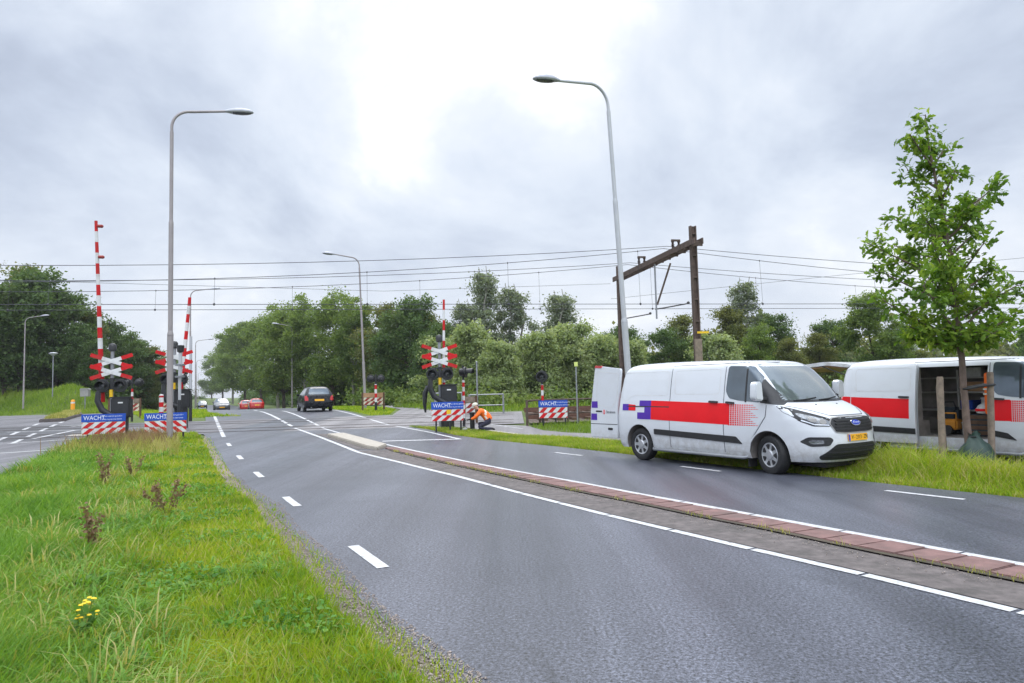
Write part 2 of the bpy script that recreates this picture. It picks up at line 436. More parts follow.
def resample(pts, step):
    pts = np.array(pts, float); d = np.r_[0, np.cumsum(np.hypot(*np.diff(pts, axis=0).T))]
    s = np.arange(0, d[-1], step)
    s = np.r_[s, d[-1]]
    return np.stack([np.interp(s, d, pts[:, 0]), np.interp(s, d, pts[:, 1])], 1), s

def ribbon_into(acc, pts, w, off, step=.6):
    P, s = resample(pts, step); t = np.gradient(P, axis=0); t /= np.linalg.norm(t, axis=1, keepdims=True)
    n = np.stack([-t[:, 1], t[:, 0]], 1)
    L = P+n*w/2; R = P-n*w/2; k = len(P); o = len(acc[0])
    for a in (L, R):
        z = Tn(a[:, 0], a[:, 1])+off
        acc[0].extend([tuple(q) for q in np.c_[a, z]])
    acc[1].extend([(o+k+i, o+k+i+1, o+i+1, o+i) for i in range(k-1)])

def ribbons(name, segs, mat, off=.005):
    acc = ([], [])
    for pts, w in segs: ribbon_into(acc, pts, w, off)
    return np_obj(name, np.array(acc[0]), np.array(acc[1]), mat)

def cutline(pts, a, b):
    """piece of polyline between arc lengths a and b"""
    pts = np.array(pts, float); d = np.r_[0, np.cumsum(np.hypot(*np.diff(pts, axis=0).T))]
    s = np.r_[a, d[(d > a) & (d < b)], b]
    return np.stack([np.interp(s, d, pts[:, 0]), np.interp(s, d, pts[:, 1])], 1)
# ------------------------------------------------------------------ camera, light, sky
def camera():
    f, hor, roll, h = 705., 390., math.radians(1.4), 1.55
    p = math.atan((hor-341.5)/f)
    F = Vector((0, math.cos(p), math.sin(p))); R = Vector((1, 0, 0)); U = R.cross(F)
    r = R*math.cos(roll)-U*math.sin(roll); u = U*math.cos(roll)+R*math.sin(roll)
    cd = bpy.data.cameras.new('camera'); cd.sensor_width = 36; cd.lens = f*36/1024
    cd.clip_start = .05; cd.clip_end = 3000
    o = bpy.data.objects.new('camera', cd); COL.objects.link(o)
    m = Matrix((( r.x, u.x, -F.x, 0), (r.y, u.y, -F.y, 0), (r.z, u.z, -F.z, h), (0, 0, 0, 1)))
    o.matrix_world = m; SC.camera = o
camera()
SUN_EL, SUN_AZ = math.radians(52), math.radians(-10)      # azimuth from +Y towards +X
sl = bpy.data.lights.new('sun', 'SUN'); sl.energy = 1.0; sl.angle = math.radians(24); sl.color = (1, .96, .9)
so = bpy.data.objects.new('sun', sl); COL.objects.link(so)
sd = Vector((math.sin(SUN_AZ)*math.cos(SUN_EL), math.cos(SUN_AZ)*math.cos(SUN_EL), math.sin(SUN_EL)))
so.rotation_euler = sd.to_track_quat('Z', 'Y').to_euler()

def world():
    w = bpy.data.worlds.new('World'); SC.world = w; w.use_nodes = True
    nt = w.node_tree; nt.nodes.clear()
    out = nt.nodes.new('ShaderNodeOutputWorld'); bg = nt.nodes.new('ShaderNodeBackground')
    bg.inputs['Strength'].default_value = .1
    sky = nt.nodes.new('ShaderNodeTexSky'); sky.sky_type = 'NISHITA'; sky.sun_disc = False
    sky.sun_elevation = SUN_EL; sky.sun_rotation = SUN_AZ
    d = coords(nt, 'Generated')
    sp = N(nt, 'ShaderNodeSeparateXYZ'); nt.links.new(d, sp.inputs[0])
    def mth(op, a, b=None, c=None):
        n = N(nt, 'ShaderNodeMath', operation=op)
        for i, q in enumerate((a, b, c)):
            if q is None: continue
            if isinstance(q, (int, float)): n.inputs[i].default_value = q
            else: nt.links.new(q, n.inputs[i])
        return n.outputs[0]
    zz = mth('MAXIMUM', sp.outputs[2], 0.)
    den = mth('ADD', zz, .42)
    cv = N(nt, 'ShaderNodeCombineXYZ')
    nt.links.new(mth('DIVIDE', sp.outputs[0], den), cv.inputs[0]); nt.links.new(mth('DIVIDE', sp.outputs[1], den), cv.inputs[1])
    n1 = nt.nodes.new('ShaderNodeTexNoise'); nt.links.new(cv.outputs[0], n1.inputs[0])
    n1.inputs['Scale'].default_value = 1.45; n1.inputs['Detail'].default_value = 9; n1.inputs['Roughness'].default_value = .58
    n1.inputs['Distortion'].default_value = .35
    n2 = nt.nodes.new('ShaderNodeTexNoise'); nt.links.new(cv.outputs[0], n2.inputs[0])
    n2.inputs['Scale'].default_value = .75; n2.inputs['Detail'].default_value = 3
    def lobe(v, lo, hi):
        vm = N(nt, 'ShaderNodeVectorMath', operation='DOT_PRODUCT'); nt.links.new(d, vm.inputs[0])
        v = Vector(v).normalized(); vm.inputs[1].default_value = v
        mr = N(nt, 'ShaderNodeMapRange', interpolation_type='SMOOTHSTEP'); nt.links.new(vm.outputs['Value'], mr.inputs[0])
        mr.inputs[1].default_value = math.cos(math.radians(lo)); mr.inputs[2].default_value = math.cos(math.radians(hi))
        return mr.outputs[0]
    nz = mth('MULTIPLY_ADD', n1.outputs[0], 1.5, mth('MULTIPLY_ADD', n2.outputs[0], .6, -.51))
    # thin cloud in front of the hidden sun lets more light through
    gl = mth('ADD', mth('MULTIPLY', lobe((-.20, .875, .435), 12, 1.5), .20), mth('MULTIPLY', lobe((.06, .87, .49), 11, 2), .12))
    right = mth('MULTIPLY', lobe((.55, .75, .35), 55, 5), .06)
    t = mth('ADD', mth('ADD', nz, gl), right)
    col = ramp(nt, [(.24, (.375, .425, .53)), (.40, (.485, .545, .655)), (.55, (.62, .68, .775)), (.68, (.74, .785, .85)), (.80, (.97, .985, 1.0)), (.95, (1.25, 1.24, 1.22))], t)
    hz = N(nt, 'ShaderNodeMapRange', interpolation_type='SMOOTHSTEP'); nt.links.new(zz, hz.inputs[0])
    hz.inputs[1].default_value = .0; hz.inputs[2].default_value = .30; hz.inputs[3].default_value = .62; hz.inputs[4].default_value = 0.
    col = mixc(nt, hz.outputs[0], col, (.62, .655, .735))
    # overcast sky: brighter towards the zenith
    zb = N(nt, 'ShaderNodeMapRange', interpolation_type='SMOOTHSTEP'); nt.links.new(zz, zb.inputs[0])
    zb.inputs[1].default_value = .45; zb.inputs[2].default_value = 1.; zb.inputs[3].default_value = 10.; zb.inputs[4].default_value = 28.
    bk = N(nt, 'ShaderNodeMapRange', interpolation_type='SMOOTHSTEP'); nt.links.new(sp.outputs[1], bk.inputs[0])
    bk.inputs[1].default_value = .15; bk.inputs[2].default_value = -.5; bk.inputs[3].default_value = 1.; bk.inputs[4].default_value = 1.8
    sc = mth('MULTIPLY', zb.outputs[0], bk.outputs[0])
    vs = N(nt, 'ShaderNodeVectorMath', operation='SCALE'); nt.links.new(col, vs.inputs[0]); nt.links.new(sc, vs.inputs['Scale'])
    nt.links.new(mixc(nt, .94, sky.outputs[0], vs.outputs[0]), bg.inputs['Color'])
    nt.links.new(bg.outputs[0], out.inputs[0])
world()
SC.view_settings.view_transform = 'Standard'; SC.view_settings.look = 'None'
SC.view_settings.exposure = .30; SC.view_settings.gamma = 1.
SC.render.engine = 'CYCLES'
cy = SC.cycles
cy.use_denoising = True
try: cy.denoiser = 'OPENIMAGEDENOISE'
except Exception: pass
cy.max_bounces = 6; cy.diffuse_bounces = 3; cy.glossy_bounces = 3; cy.transmission_bounces = 4; cy.transparent_max_bounces = 4
cy.sample_clamp_indirect = 6; cy.caustics_reflective = False; cy.caustics_refractive = False

# ------------------------------------------------------------------ damp air that pales the far trees
def haze():
    mb = MB(); mb.box(-1150, 1150, -320, 1650, -4, 60)
    m = bpy.data.materials.new('haze_air'); m.use_nodes = True; nt = m.node_tree; nt.nodes.clear()
    out = nt.nodes.new('ShaderNodeOutputMaterial'); v = nt.nodes.new('ShaderNodeVolumePrincipled')
    v.inputs['Color'].default_value = (.93, .95, 1., 1); v.inputs['Density'].default_value = .00028; v.inputs['Anisotropy'].default_value = .3
    nt.links.new(v.outputs[0], out.inputs['Volume']); MT['haze'] = m
    o = mb.build('haze', 'haze'); o['kind'] = 'stuff'; o['label'] = 'thin damp haze paling the far trees'; o['category'] = 'haze'
HAZE = True
if HAZE: haze()
SC.cycles.volume_bounces = 0

# ------------------------------------------------------------------ ground, roads
def struct(o): o['kind'] = 'structure'; return o
xs = np.r_[np.arange(-900, -80, 40), np.arange(-80, -24, 1.5), np.arange(-24, 14, .75), np.arange(14, 60, 2), np.arange(60, 941, 40)]
ys = np.r_[np.arange(-200, -10, 19), np.arange(-10, 46, .75), np.arange(46, 120, 1.5), np.arange(120, 300, 6), np.arange(300, 1501, 60)]
struct(grid_sheet('ground', xs, ys, -.035, 'soil'))

Y = np.r_[np.arange(-40, 0, 1.), np.arange(0, 60, .5), np.arange(60, 260, 1.5), 260]
Y = np.r_[np.arange(-40, -2, 1.), np.arange(-2, 26, .12), np.arange(26, 60, .5), np.arange(60, 260, 1.5), 260]
_j = np.random.default_rng(17).normal(size=len(Y)); _j = np.convolve(_j, np.hanning(9)/4.5, 'same')*.035+_j*.010
struct(lofted('road', [((road_l(y)+(abs(j) if -2 < y < 25 else 0), y), (road_r(y), y)) for y, j in zip(Y, _j)], 0., 'road', 14))
# gravelly edge between the verge and the asphalt
gw = lambda y: .30+.10*math.sin(y*1.7)+.06*math.sin(y*4.1)
struct(lofted('gravel_path_edge', [((road_l(y)-gw(y)*(1. if y < 21 else max(.1, 1-(y-21)/4)), y), (road_l(y)+.22, y)) for y in np.arange(-8, 25, .25)], -.007, 'gravel', 3))

side = [(-3.5,-2),(-10.48,14.49),(-13.53,21.32),(-15.3,25.2),(-16.7,28.),(-20.6,36),(-27.5,50),(-30.5,54.),(-36.3,54.3),(-43.1,58.8),(-80,84),(-80,-2)]
struct(poly_sheet('side_road', side, .0, 'road2', 1.))
u2 = lambda u, x: (u+x*math.sin(TA))/math.cos(TA)
TX = np.arange(-60, 75, 1.)
# crossing floor of darker asphalt where road, side road and path pass over the rails
struct(lofted('crossing_road', [((x, u2(26.9, x)), (x, u2(35.3, x))) for x in np.arange(-34, -15.9, .6)], .004, 'road3', 12))
struct(lofted('crossing_road_between', [((x, u2(27.2, x)), (x, u2(35.2, x))) for x in np.arange(-17.6, -10.9, .6)], .002, 'road2', 12))
struct(lofted('crossing_path', [((x, u2(27.2, x)), (x, u2(35.2, x))) for x in np.arange(-8.6, .7, .6)], .002, 'path', 12))
pth = [((-6.0,35.0),(-2.6,35.6)),((-6.6,41.5),(-4.4,42)),((-8.6,48),(-6.6,48.6)),((-14.3,61),(-12.3,61.6)),((-19.4,72),(-17.2,72.6))]
def densify(rows, n):
    A, _ = resample([r[0] for r in rows], 1); k = n
    t = np.linspace(0, len(rows)-1, n)
    q = np.arange(len(rows))
    g = lambda s, i: np.interp(t, q, [r[s][i] for r in rows])
    return list(zip(zip(g(0,0), g(0,1)), zip(g(1,0), g(1,1))))
struct(lofted('path', densify(pth, 40), .0, 'path', 5))
pth2 = [((-4.25,27.6),(-1.,27.6)),((-1.72,26.1),(.5,26.6)),((.21,22.7),(1.0,24.4)),((1.65,21.8),(1.75,23.3)),((2.98,20.1),(3.4,22.2)),((5.4,15.9),(8.,15.9)),((9.5,8.9),(12.2,9.)),((17,-4.),(20,-4.))]
struct(lofted('path_near_vans', densify(pth2, 70), .0, 'path', 6))

# ---- painted lines
Ll = [(2.15,-.1),(-1.42,6.83),(-3.32,10.51),(-5.01,13.95),(-6.65,17.3),(-8.1,20.32),(-9.53,23.36),(-12.06,28.98),(-17.6,41.4),(-115.8,260)]
Cl = [(8.35,-4.),(5.9,.2),(3.25,4.91),(2.71,5.91),(2.16,6.84),(1.1,8.73),(.05,10.77),(-1.07,13.05),(-2.62,15.92),(-4.02,18.33),(-5.12,20.72),(-6.42,23.44),(-8.49,27.5),(-10.9,33.),(-14.6,41.4),(-112.8,260)]
Dl = [(9.9,-4.),(7.55,0),(4.2,5.96),(3.57,7.13),(2.54,8.99),(1.82,10.3),(1.01,11.85),(.07,13.49),(-1.64,16.73),(-3.68,20.4),(-4.97,22.73),(-7.18,26.9),(-9.74,33.04),(-13.25,41.4),(-111.4,260)]
El = [(-1.63,21.6),(-2.95,24.57),(-5.14,28.6),(-7.0,33.2),(-10.3,41.4),(-108.4,260)]
segs = []
P, _ = resample(Ll, .1); tot = np.hypot(*np.diff(P, axis=0).T).sum()
s0 = float(np.argmin(np.abs(P[:, 1]-7.28)))*.1
def arc_of(pts, y): 
    P, s = resample(pts, .1); return float(s[np.argmin(np.abs(P[:, 1]-y))])
a6 = arc_of(Ll, 6.38); a23 = arc_of(Ll, 24.2); a40 = arc_of(Ll, 43)
s = a6-4.05*2
while s < a23-1: segs.append((cutline(Ll, s, s+1.05), .115)); s += 4.05
for a, b in ((0, 3.3), (3.6, 4.6), (4.9, 6.2), (6.6, 8), (8.3, 9.5), (9.8, 18)): segs.append((cutline(Ll, a23+a, a23+b), .13))
s = a40+2
while s < a40+150: segs.append((cutline(Ll, s, s+1.1), .13)); s += 4
def broken(pts, y0, y1, step, gap, w):
    a, b = arc_of(pts, y0), arc_of(pts, y1); s = a
    while s < b-.05:
        segs.append((cutline(pts, s, min(b, s+step-gap)), w)); s += step
broken(Cl, -3, 12, 1.12, .035, .105); segs.append((cutline(Cl, arc_of(Cl, 12.03), arc_of(Cl, 27.6)), .12))
for a, b in ((28.6, 29.8), (30.3, 32.2), (32.9, 44)): segs.append((cutline(Cl, arc_of(Cl, a), arc_of(Cl, b)), .14))
for y in np.arange(46, 160, 9): segs.append((cutline(Cl, arc_of(Cl, y), arc_of(Cl, y+2.8)), .14))
broken(Dl, -3, 10, 1.2, .03, .11); segs.append((cutline(Dl, arc_of(Dl, 10.03), arc_of(Dl, 27.6)), .10))
for a, b in ((28.6, 29.8), (30.3, 32.2), (32.9, 44)): segs.append((cutline(Dl, arc_of(Dl, a), arc_of(Dl, b)), .12))
for a, b in ((21.6, 27.6), (28.4, 32.), (32.9, 50)): segs.append((cutline(El, arc_of(El, a), arc_of(El, b)), .12))
for y in np.arange(54, 150, 5): segs.append((cutline(El, arc_of(El, y), arc_of(El, y+1.)), .12))
er = [(9.9,2.),(6.74,7.5),(5.79,9.18),(5.25,10.07),(3.74,12.7),(3.25,13.63),(1.8,15.97),(1.3,16.71),(.55,17.9),(-.6,19.7)]
s = arc_of(er, 10.07)
s = len(resample(er, .1)[0])*0+arc_of(er, 9.18)
for k in range(-2, 4):
    if s-1.05+k*4.1*-1 > 0: pass
A0 = arc_of(er, 9.18)
for k in (-2, -1, 0, 1, 2):
    a = A0+k*4.15
    if a > 0: segs.append((cutline(er, a, a+1.05), .10))
segs.append(([(-4.0,21.5),(-1.7,21.7)], .22))
struct(ribbons('road_markings', segs, 'mark'))
sg = [([(-14.6,20.1),(-12.95,21.15)], .2), ([(-16.5,23.1),(-15.0,24.55)], .14), ([(-24,14),(-14.6,20.1)], .2)]
d1 = [(-15.,19.),(-17.97,24.78),(-23.3,35.1)]; d2 = [(-16.42,23.2),(-22.2,34.9)]
a = 0
while a < 16: sg.append((cutline(d1, 3+a, 3+a+1.7), .15)); a += 2.9
a = 0
while a < 12: sg.append((cutline(d2, a, a+1.7), .15)); a += 2.9
zz = [(-19.2,24.3),(-18.9,26.6),(-17.6,27.5),(-17.9,29.9),(-16.9,31.)]
sg += [([(-16.9,24.9),(-17.7,28.6)], .16), ([(-17.7,28.6),(-15.8,28.9)], .16), ([(-17.7,28.6),(-20.2,28.2)], .13), ([(-22.4,24.9),(-20.6,27.2)], .16), ([(-20.6,27.2),(-22.9,28.6)], .16), ([(-20.2,31.5),(-18.,31.8)], .15), ([(-19.1,30.5),(-18.9,33.)], .15), ([(-47,50),(-30,47)], .25), ([(-31,33),(-26,31)], .2)]
struct(ribbons('side_road_markings', sg, 'mark_worn', .009))
sg = [([(-6.3,38.),(-4.4,37.7)], .12), ([(-4.2,33.8),(-3.2,31.6)], .13), ([(-3.3,30.2),(-2.6,28.9)], .13), ([(-.9,27.5),(.3,25.2)], .1), ([(-2.2,26.7),(.2,26.5)], .12), ([(-7.4,44.),(-8.9,47.)], .12)]
struct(ribbons('path_markings', sg, 'mark_worn', .008))
struct(ribbons('concrete_path_edge', [([(-1.35,25.25),(-.55,24.0),(.15,22.75)], .16)], 'cream_slab', .03))

# ---- rails through the crossing (grooves in the asphalt) and the open track beside it
RU = (28.0, 29.45, 32.55, 33.95)
sg = []
for u in RU: sg.append(([(x, u2(u, x)) for x in np.arange(-60, .7, 1.)], .13))
struct(ribbons('rail_road_grooves', sg, 'rubber', .010))
sg = [([(x, u2(u, x)) for x in np.arange(-60, .7, 1.)], .05) for u in RU]
struct(ribbons('rail_road_heads', sg, 'rail', .014))
sg = [([(-16.4, u2(u, -16.4)), (-12.9, u2(u, -12.9))], .6) for u in (28.75,)]
struct(ribbons('cream_road_panels', sg, 'cream_slab', .007))
struct(lofted('ballast_ground', [((x, u2(26.6, x)), (x, u2(35.8, x))) for x in np.arange(.6, 70, 1.)], .05, 'ballast', 10))
trk = tag(bpy.data.objects.new('railway_track', None), 'two brown railway tracks on ballast running off behind the white vans', 'railway track')
COL.objects.link(trk); trk.location = (6, u2(31, 6), T(6, u2(31, 6)))
def child_world(o, parent):
    o.parent = parent; o.matrix_parent_inverse = Matrix.Translation(-parent.location); return o
for u in RU:
    mb = MB()
    pts = [(x, u2(u, x)) for x in np.arange(.5, 70, 1.5)]
    for (x, y), (x1, y1) in zip(pts[:-1], pts[1:]):
        z = T(x, y)+.17; z1 = T(x1, y1)+.17
        mb.bar((x, y, z), (x1, y1, z1), .07, .15)
    child_world(mb.build('rail', 'rail'), trk)
mb = MB(); e = Vector((math.cos(TA), math.sin(TA), 0)); nn = Vector((-math.sin(TA), math.cos(TA), 0))
for uc in (28.72, 33.25):
    x = 1.
    while x < 60:
        y = u2(uc, x); z = T(x, y)+.06; c = Vector((x, y, z)); mb.bar(c-nn*1.25, c+nn*1.25, .24, .12); x += .62
so_ = child_world(mb.build('sleepers', 'brown_wood'), trk); so_['kind'] = 'stuff'

# ---- median strip: raised red slabs, a joint, older concrete strip, cream nose
Gl = [(9.3,-4.),(6.95,0.),(3.81,5.43),(3.2,6.5),(2.6,7.68),(2.24,8.25),(1.66,9.4),(.91,10.71),(-.28,13.),(-1.51,15.34),(-3.42,18.93),(-3.75,19.6)]
mb = MB(); mj = MB()
PD, sD = resample(Dl, .1); PG, sG = resample(Gl, .1)
def perp_x(pts, y): return np.interp(y, [p[1] for p in pts], [p[0] for p in pts])
y = -3.; k = 0
while y < 19.3:
    y1 = y+.33; g = .008
    vs = []
    j = [random.uniform(-.004, .004) for _ in range(4)]
    for q, yy in enumerate((y+g, y1-g)):
        # slabs are cut square to the road: shift the gap side
        xd = perp_x(Dl, yy)-.12; xg = perp_x(Gl, yy-.22)+.05
        vs += [(xg, yy-.22, T(xg, yy)+.030+j[q]), (xd, yy, T(xd, yy)+.022+j[q+2])]
    b = [(p[0], p[1], p[2]-.09) for p in vs]
    mb.add(vs+b, [(0,1,3,2),(4,6,7,5),(0,4,5,1),(1,5,7,3),(3,7,6,2),(2,6,4,0)])
    y = y1; k += 1
struct(mb.build('red_slab_path_strip', 'red_slab', bevel=.008))
rows = []
for yy in np.arange(-3, 19.2, .4): rows.append(((perp_x(Cl, yy-.2)+.085, yy-.2), (perp_x(Gl, yy-.2)-.03, yy-.2)))
struct(lofted('concrete_path_strip', rows, .0055, 'concrete', 3, True))
rows = [((perp_x(Gl, yy)-.035, yy), (perp_x(Gl, yy)+.06, yy)) for yy in np.arange(-3.2, 19.2, .4)]
struct(lofted('joint_ground', rows, .020, 'mortar', 1))
mb = MB()
nose = [(-6.25,23.7),(-5.75,24.0),(-3.55,19.75),(-3.62,18.75),(-4.0,19.3)]
top = [(x, y, T(x, y)+.09) for x, y in nose]; bot = [(x, y, T(x, y)-.02) for x, y in nose]
n = len(nose); mb.add(top+bot, [tuple(range(n))]+[(i, n+i, n+(i+1)%n, (i+1)%n) for i in range(n)])
struct(mb.build('median_path_nose', 'cream_slab', bevel=.02))
rows = [((perp_x(Cl, yy)+.13, yy), (perp_x(Dl, yy)-.12, yy)) for yy in np.arange(19.1, 25, .4)]
struct(lofted('concrete_path_under_nose', rows, .006, 'concrete', 3))
# traffic island of the side road
isl = [(-23.2,34.6),(-22.3,35.2),(-26.5,43.5),(-33,54),(-34.6,54.2),(-27.5,43)]
mb = MB(); top = [(x, y, T(x, y)+.16) for x, y in isl]; bot = [(x, y, T(x, y)-.05) for x, y in isl]
n = len(isl); mb.add(top+bot, [tuple(range(n))]+[(i, n+i, n+(i+1)%n, (i+1)%n) for i in range(n)])
struct(mb.build('side_road_island_kerb', 'concrete', bevel=.03))
# ------------------------------------------------------------------ car bodies as stacked plan outlines
def Zm(z): return z if z < 1.25 else 1.25+(z-1.25)*1.115
class Tab:
    def __init__(s, pts, sm=5):
        z = np.linspace(pts[0][0], pts[-1][0], 500); v = np.interp(z, [p[0] for p in pts], [p[1] for p in pts])
        if sm:
            k = np.hanning(2*sm+1); k /= k.sum(); e = np.r_[np.full(sm, v[0]), v, np.full(sm, v[-1])]
            v = np.convolve(e, k, 'valid')
        s.z, s.v = z, v
    def __call__(s, z): return np.interp(z, s.z, s.v)

class Body:
    """x forward, y left, z up; xf/xr/w: front, rear and half width by height; af/ar: plan rounding"""
    def __init__(s, xf, xr, w, af, ar, mf=3., mr=4., zm=None):
        s.zm = zm or (lambda q: q)
        s.xf, s.xr, s.w, s.af, s.ar = Tab(xf), Tab(xr), Tab(w), Tab(af), Tab(ar); s.mf, s.mr = mf, mr
    def side(s, x, z):
        w, xf, xr, a, b = s.w(z), s.xf(z), s.xr(z), s.af(z), s.ar(z)
        if x > xf-a:
            t = min(.999, (x-xf+a)/a); return float(w*(1-t**2)**(1/s.mf))
        if x < xr+b:
            t = min(.999, (xr+b-x)/b); return float(w*(1-t**2)**(1/s.mr))
        return float(w)
    def front(s, y, z):
        q = min(1., abs(y)/s.w(z)); return float(s.xf(z)-s.af(z)+s.af(z)*(1-q**s.mf)**.5)
    def rear(s, y, z):
        q = min(1., abs(y)/s.w(z)); return float(s.xr(z)+s.ar(z)-s.ar(z)*(1-q**s.mr)**.5)
    def loop(s, z, nf=26, ns=36, nr=7):
        w, xf, xr, a, b = [float(q(z)) for q in (s.w, s.xf, s.xr, s.af, s.ar)]
        pts = []
        for i in range(nf):
            th = PI/2*(1-i/nf); pts.append((xf-a+a*math.sin(th), w*math.cos(th)**(2/s.mf)))
        for i in range(ns+1): pts.append((xf-a+(xr+b-xf+a)*i/ns, w))
        for i in range(1, nr+1):
            th = PI/2*i/nr; pts.append((xr+b-b*math.sin(th), w*max(0, math.cos(th))**(2/s.mr)))
        left = pts; right = [(x, -y) for x, y in pts[1:-1]][::-1]
        return left+right
    def bm(s, zs):
        bm = bmesh.new(); prev = None
        for z in zs:
            ring = [bm.verts.new((x, y, s.zm(z))) for x, y in s.loop(z)]
            if prev is None: bm.faces.new(ring[::-1])
            else:
                n = len(ring)
                for i in range(n): bm.faces.new((prev[i], prev[(i+1)%n], ring[(i+1)%n], ring[i]))
            prev = ring
        bm.faces.new(prev)
        bmesh.ops.recalc_face_normals(bm, faces=bm.faces)
        return bm

def bm_obj(name, bm, mats, parent=None, smooth=None):
    me = bpy.data.meshes.new(name); bm.to_mesh(me); bm.free()
    for m in mats: me.materials.append(MT[m])
    if smooth:
        me.polygons.foreach_set('use_smooth', [True]*len(me.polygons)); me.set_sharp_from_angle(angle=math.radians(smooth))
    o = bpy.data.objects.new(name, me); COL.objects.link(o)
    if parent: o.parent = parent
    return o

def cut(o, cutters, smooth=32):
    """subtract the cutter meshes for good, then drop them"""
    tmp = []
    for mb in cutters:
        c = mb.build('cutter', 'liner'); tmp.append(c)
        c.data.materials.clear()
        for m in o.data.materials: c.data.materials.append(m)
        c.data.polygons.foreach_set('material_index', [len(o.data.materials)-1]*len(c.data.polygons))
        md = o.modifiers.new('b', 'BOOLEAN'); md.object = c; md.operation = 'DIFFERENCE'; md.solver = 'EXACT'
    bpy.context.view_layer.update()
    dg = bpy.context.evaluated_depsgraph_get(); dg.update()
    me = bpy.data.meshes.new_from_object(o.evaluated_get(dg))
    o.modifiers.clear(); o.data = me
    for c in tmp: bpy.data.objects.remove(c)
    me.polygons.foreach_set('use_smooth', [True]*len(me.polygons)); me.set_sharp_from_angle(angle=math.radians(smooth))

def patch(poly, fn, step=.06, off=.003, thick=0.):
    """2-D polygon (a,b) laid on the surface fn(a,b,offset); thick>0 adds a rim down to the surface"""
    bm = bmesh.new(); vs = [bm.verts.new((a, b, 0)) for a, b in poly]; bmesh.ops.triangulate(bm, faces=[bm.faces.new(vs)])
    for ax in (0, 1):
        lo = min(p[ax] for p in poly); hi = max(p[ax] for p in poly); k = max(1, int((hi-lo)/step))
        for i in range(1, k+1):
            co = [0,0,0]; no = [0,0,0]; co[ax] = lo+(hi-lo)*i/(k+1); no[ax] = 1
            bmesh.ops.bisect_plane(bm, geom=bm.verts[:]+bm.edges[:]+bm.faces[:], plane_co=co, plane_no=no)
    bmesh.ops.triangulate(bm, faces=[f for f in bm.faces if len(f.verts) > 4])
    if thick:
        ed = [e for e in bm.edges if len(e.link_faces) == 1]
        r = bmesh.ops.extrude_edge_only(bm, edges=ed)
        low = set(v for v in r['geom'] if isinstance(v, bmesh.types.BMVert))
    else: low = set()
    for v in bm.verts:
        v.co = fn(v.co.x, v.co.y, off-thick if v in low else off)
    return bm

def join_bm(bms, weld=0.):
    out = bmesh.new(); me = bpy.data.meshes.new('tmp')
    for b in bms:
        b.to_mesh(me); out.from_mesh(me); b.free()
    bpy.data.meshes.remove(me)
    if weld: bmesh.ops.remove_doubles(out, verts=out.verts, dist=weld)
    bmesh.ops.recalc_face_normals(out, faces=out.faces)
    return out

def strip2(pts, w):
    """polyline in 2-D -> list of small quads polygon for a thin line"""
    qs = []
    for (a, b), (c, d) in zip(pts[:-1], pts[1:]):
        l = math.hypot(c-a, d-b) or 1; nx, ny = -(d-b)/l*w/2, (c-a)/l*w/2
        qs.append([(a+nx, b+ny), (c+nx, d+ny), (c-nx, d-ny), (a-nx, b-ny)])
    return qs

def rounded(poly, r=.05, n=4):
    out = []
    k = len(poly)
    for i in range(k):
        p = Vector(poly[i]); a = Vector(poly[i-1]); b = Vector(poly[(i+1)%k])
        da = (a-p); db = (b-p); q = min(r, da.length*.45, db.length*.45)
        s, e = p+da.normalized()*q, p+db.normalized()*q
        for j in range(n+1):
            t = j/n; c = s*(1-t)**2+p*2*t*(1-t)+e*t*t
            out.append((c.x, c.y))
    return out

def wheel(parent, x, y, side, r=.343, wd=.215, steer=0., slots=7, rim='hub', lab=None):
    """side: -1 outer face on -y"""
    w = bpy.data.objects.new('wheel', None); COL.objects.link(w); w.parent = parent
    w.location = (x, y, r); w.rotation_euler = (0, 0, steer)
    h = wd/2; mb = MB()
    prof = [(.60*r, -h*.80), (.66*r, -h*.95), (.80*r, -h), (.93*r, -h*.93), (.985*r, -h*.72), (r, -h*.4), (r, h*.4), (.985*r, h*.72), (.93*r, h*.93), (.80*r, h), (.66*r, h*.95), (.60*r, h*.8)]
    mb.lathe(prof, 40, 0, axis='y', cap=False)
    for q in (-.35, 0, .35): mb.lathe([(r*1.002, q*h-.006), (r*.985, q*h), (r*1.002, q*h+.006)], 40, 0, axis='y', cap=False)
    mb.build('tyre', 'rubber', w, 40)
    s = side; mb = MB(); R = .645*r
    mb.lathe([(.02, s*h*.98), (.20*r, s*h*.97), (.24*r, s*h*.86), (.50*r, s*h*.80), (.60*r, s*h*.90), (R, s*h*.78), (R*.98, s*h*.2)], 40, 0, axis='y', cap=False)
    mb.lathe([(.0005, s*h*.985), (.02, s*h*.98)], 40, 0, axis='y', cap=False)
    mb.build('hubcap', rim, w, 30)
    mb = MB()
    for k in range(slots):
        a = 2*PI*k/slots
        pts = []
        for rr, da in ((.30*r, -.13), (.30*r, .13), (.535*r, .27), (.55*r, 0), (.535*r, -.27)):
            pts.append((rr*math.cos(a+da), rr*math.sin(a+da)))
        mb.prism(pts, s*h*.80, s*h*.90, 0, 'xz')
    mb.build('hubcap_slots', 'black_plastic', w)
    return w

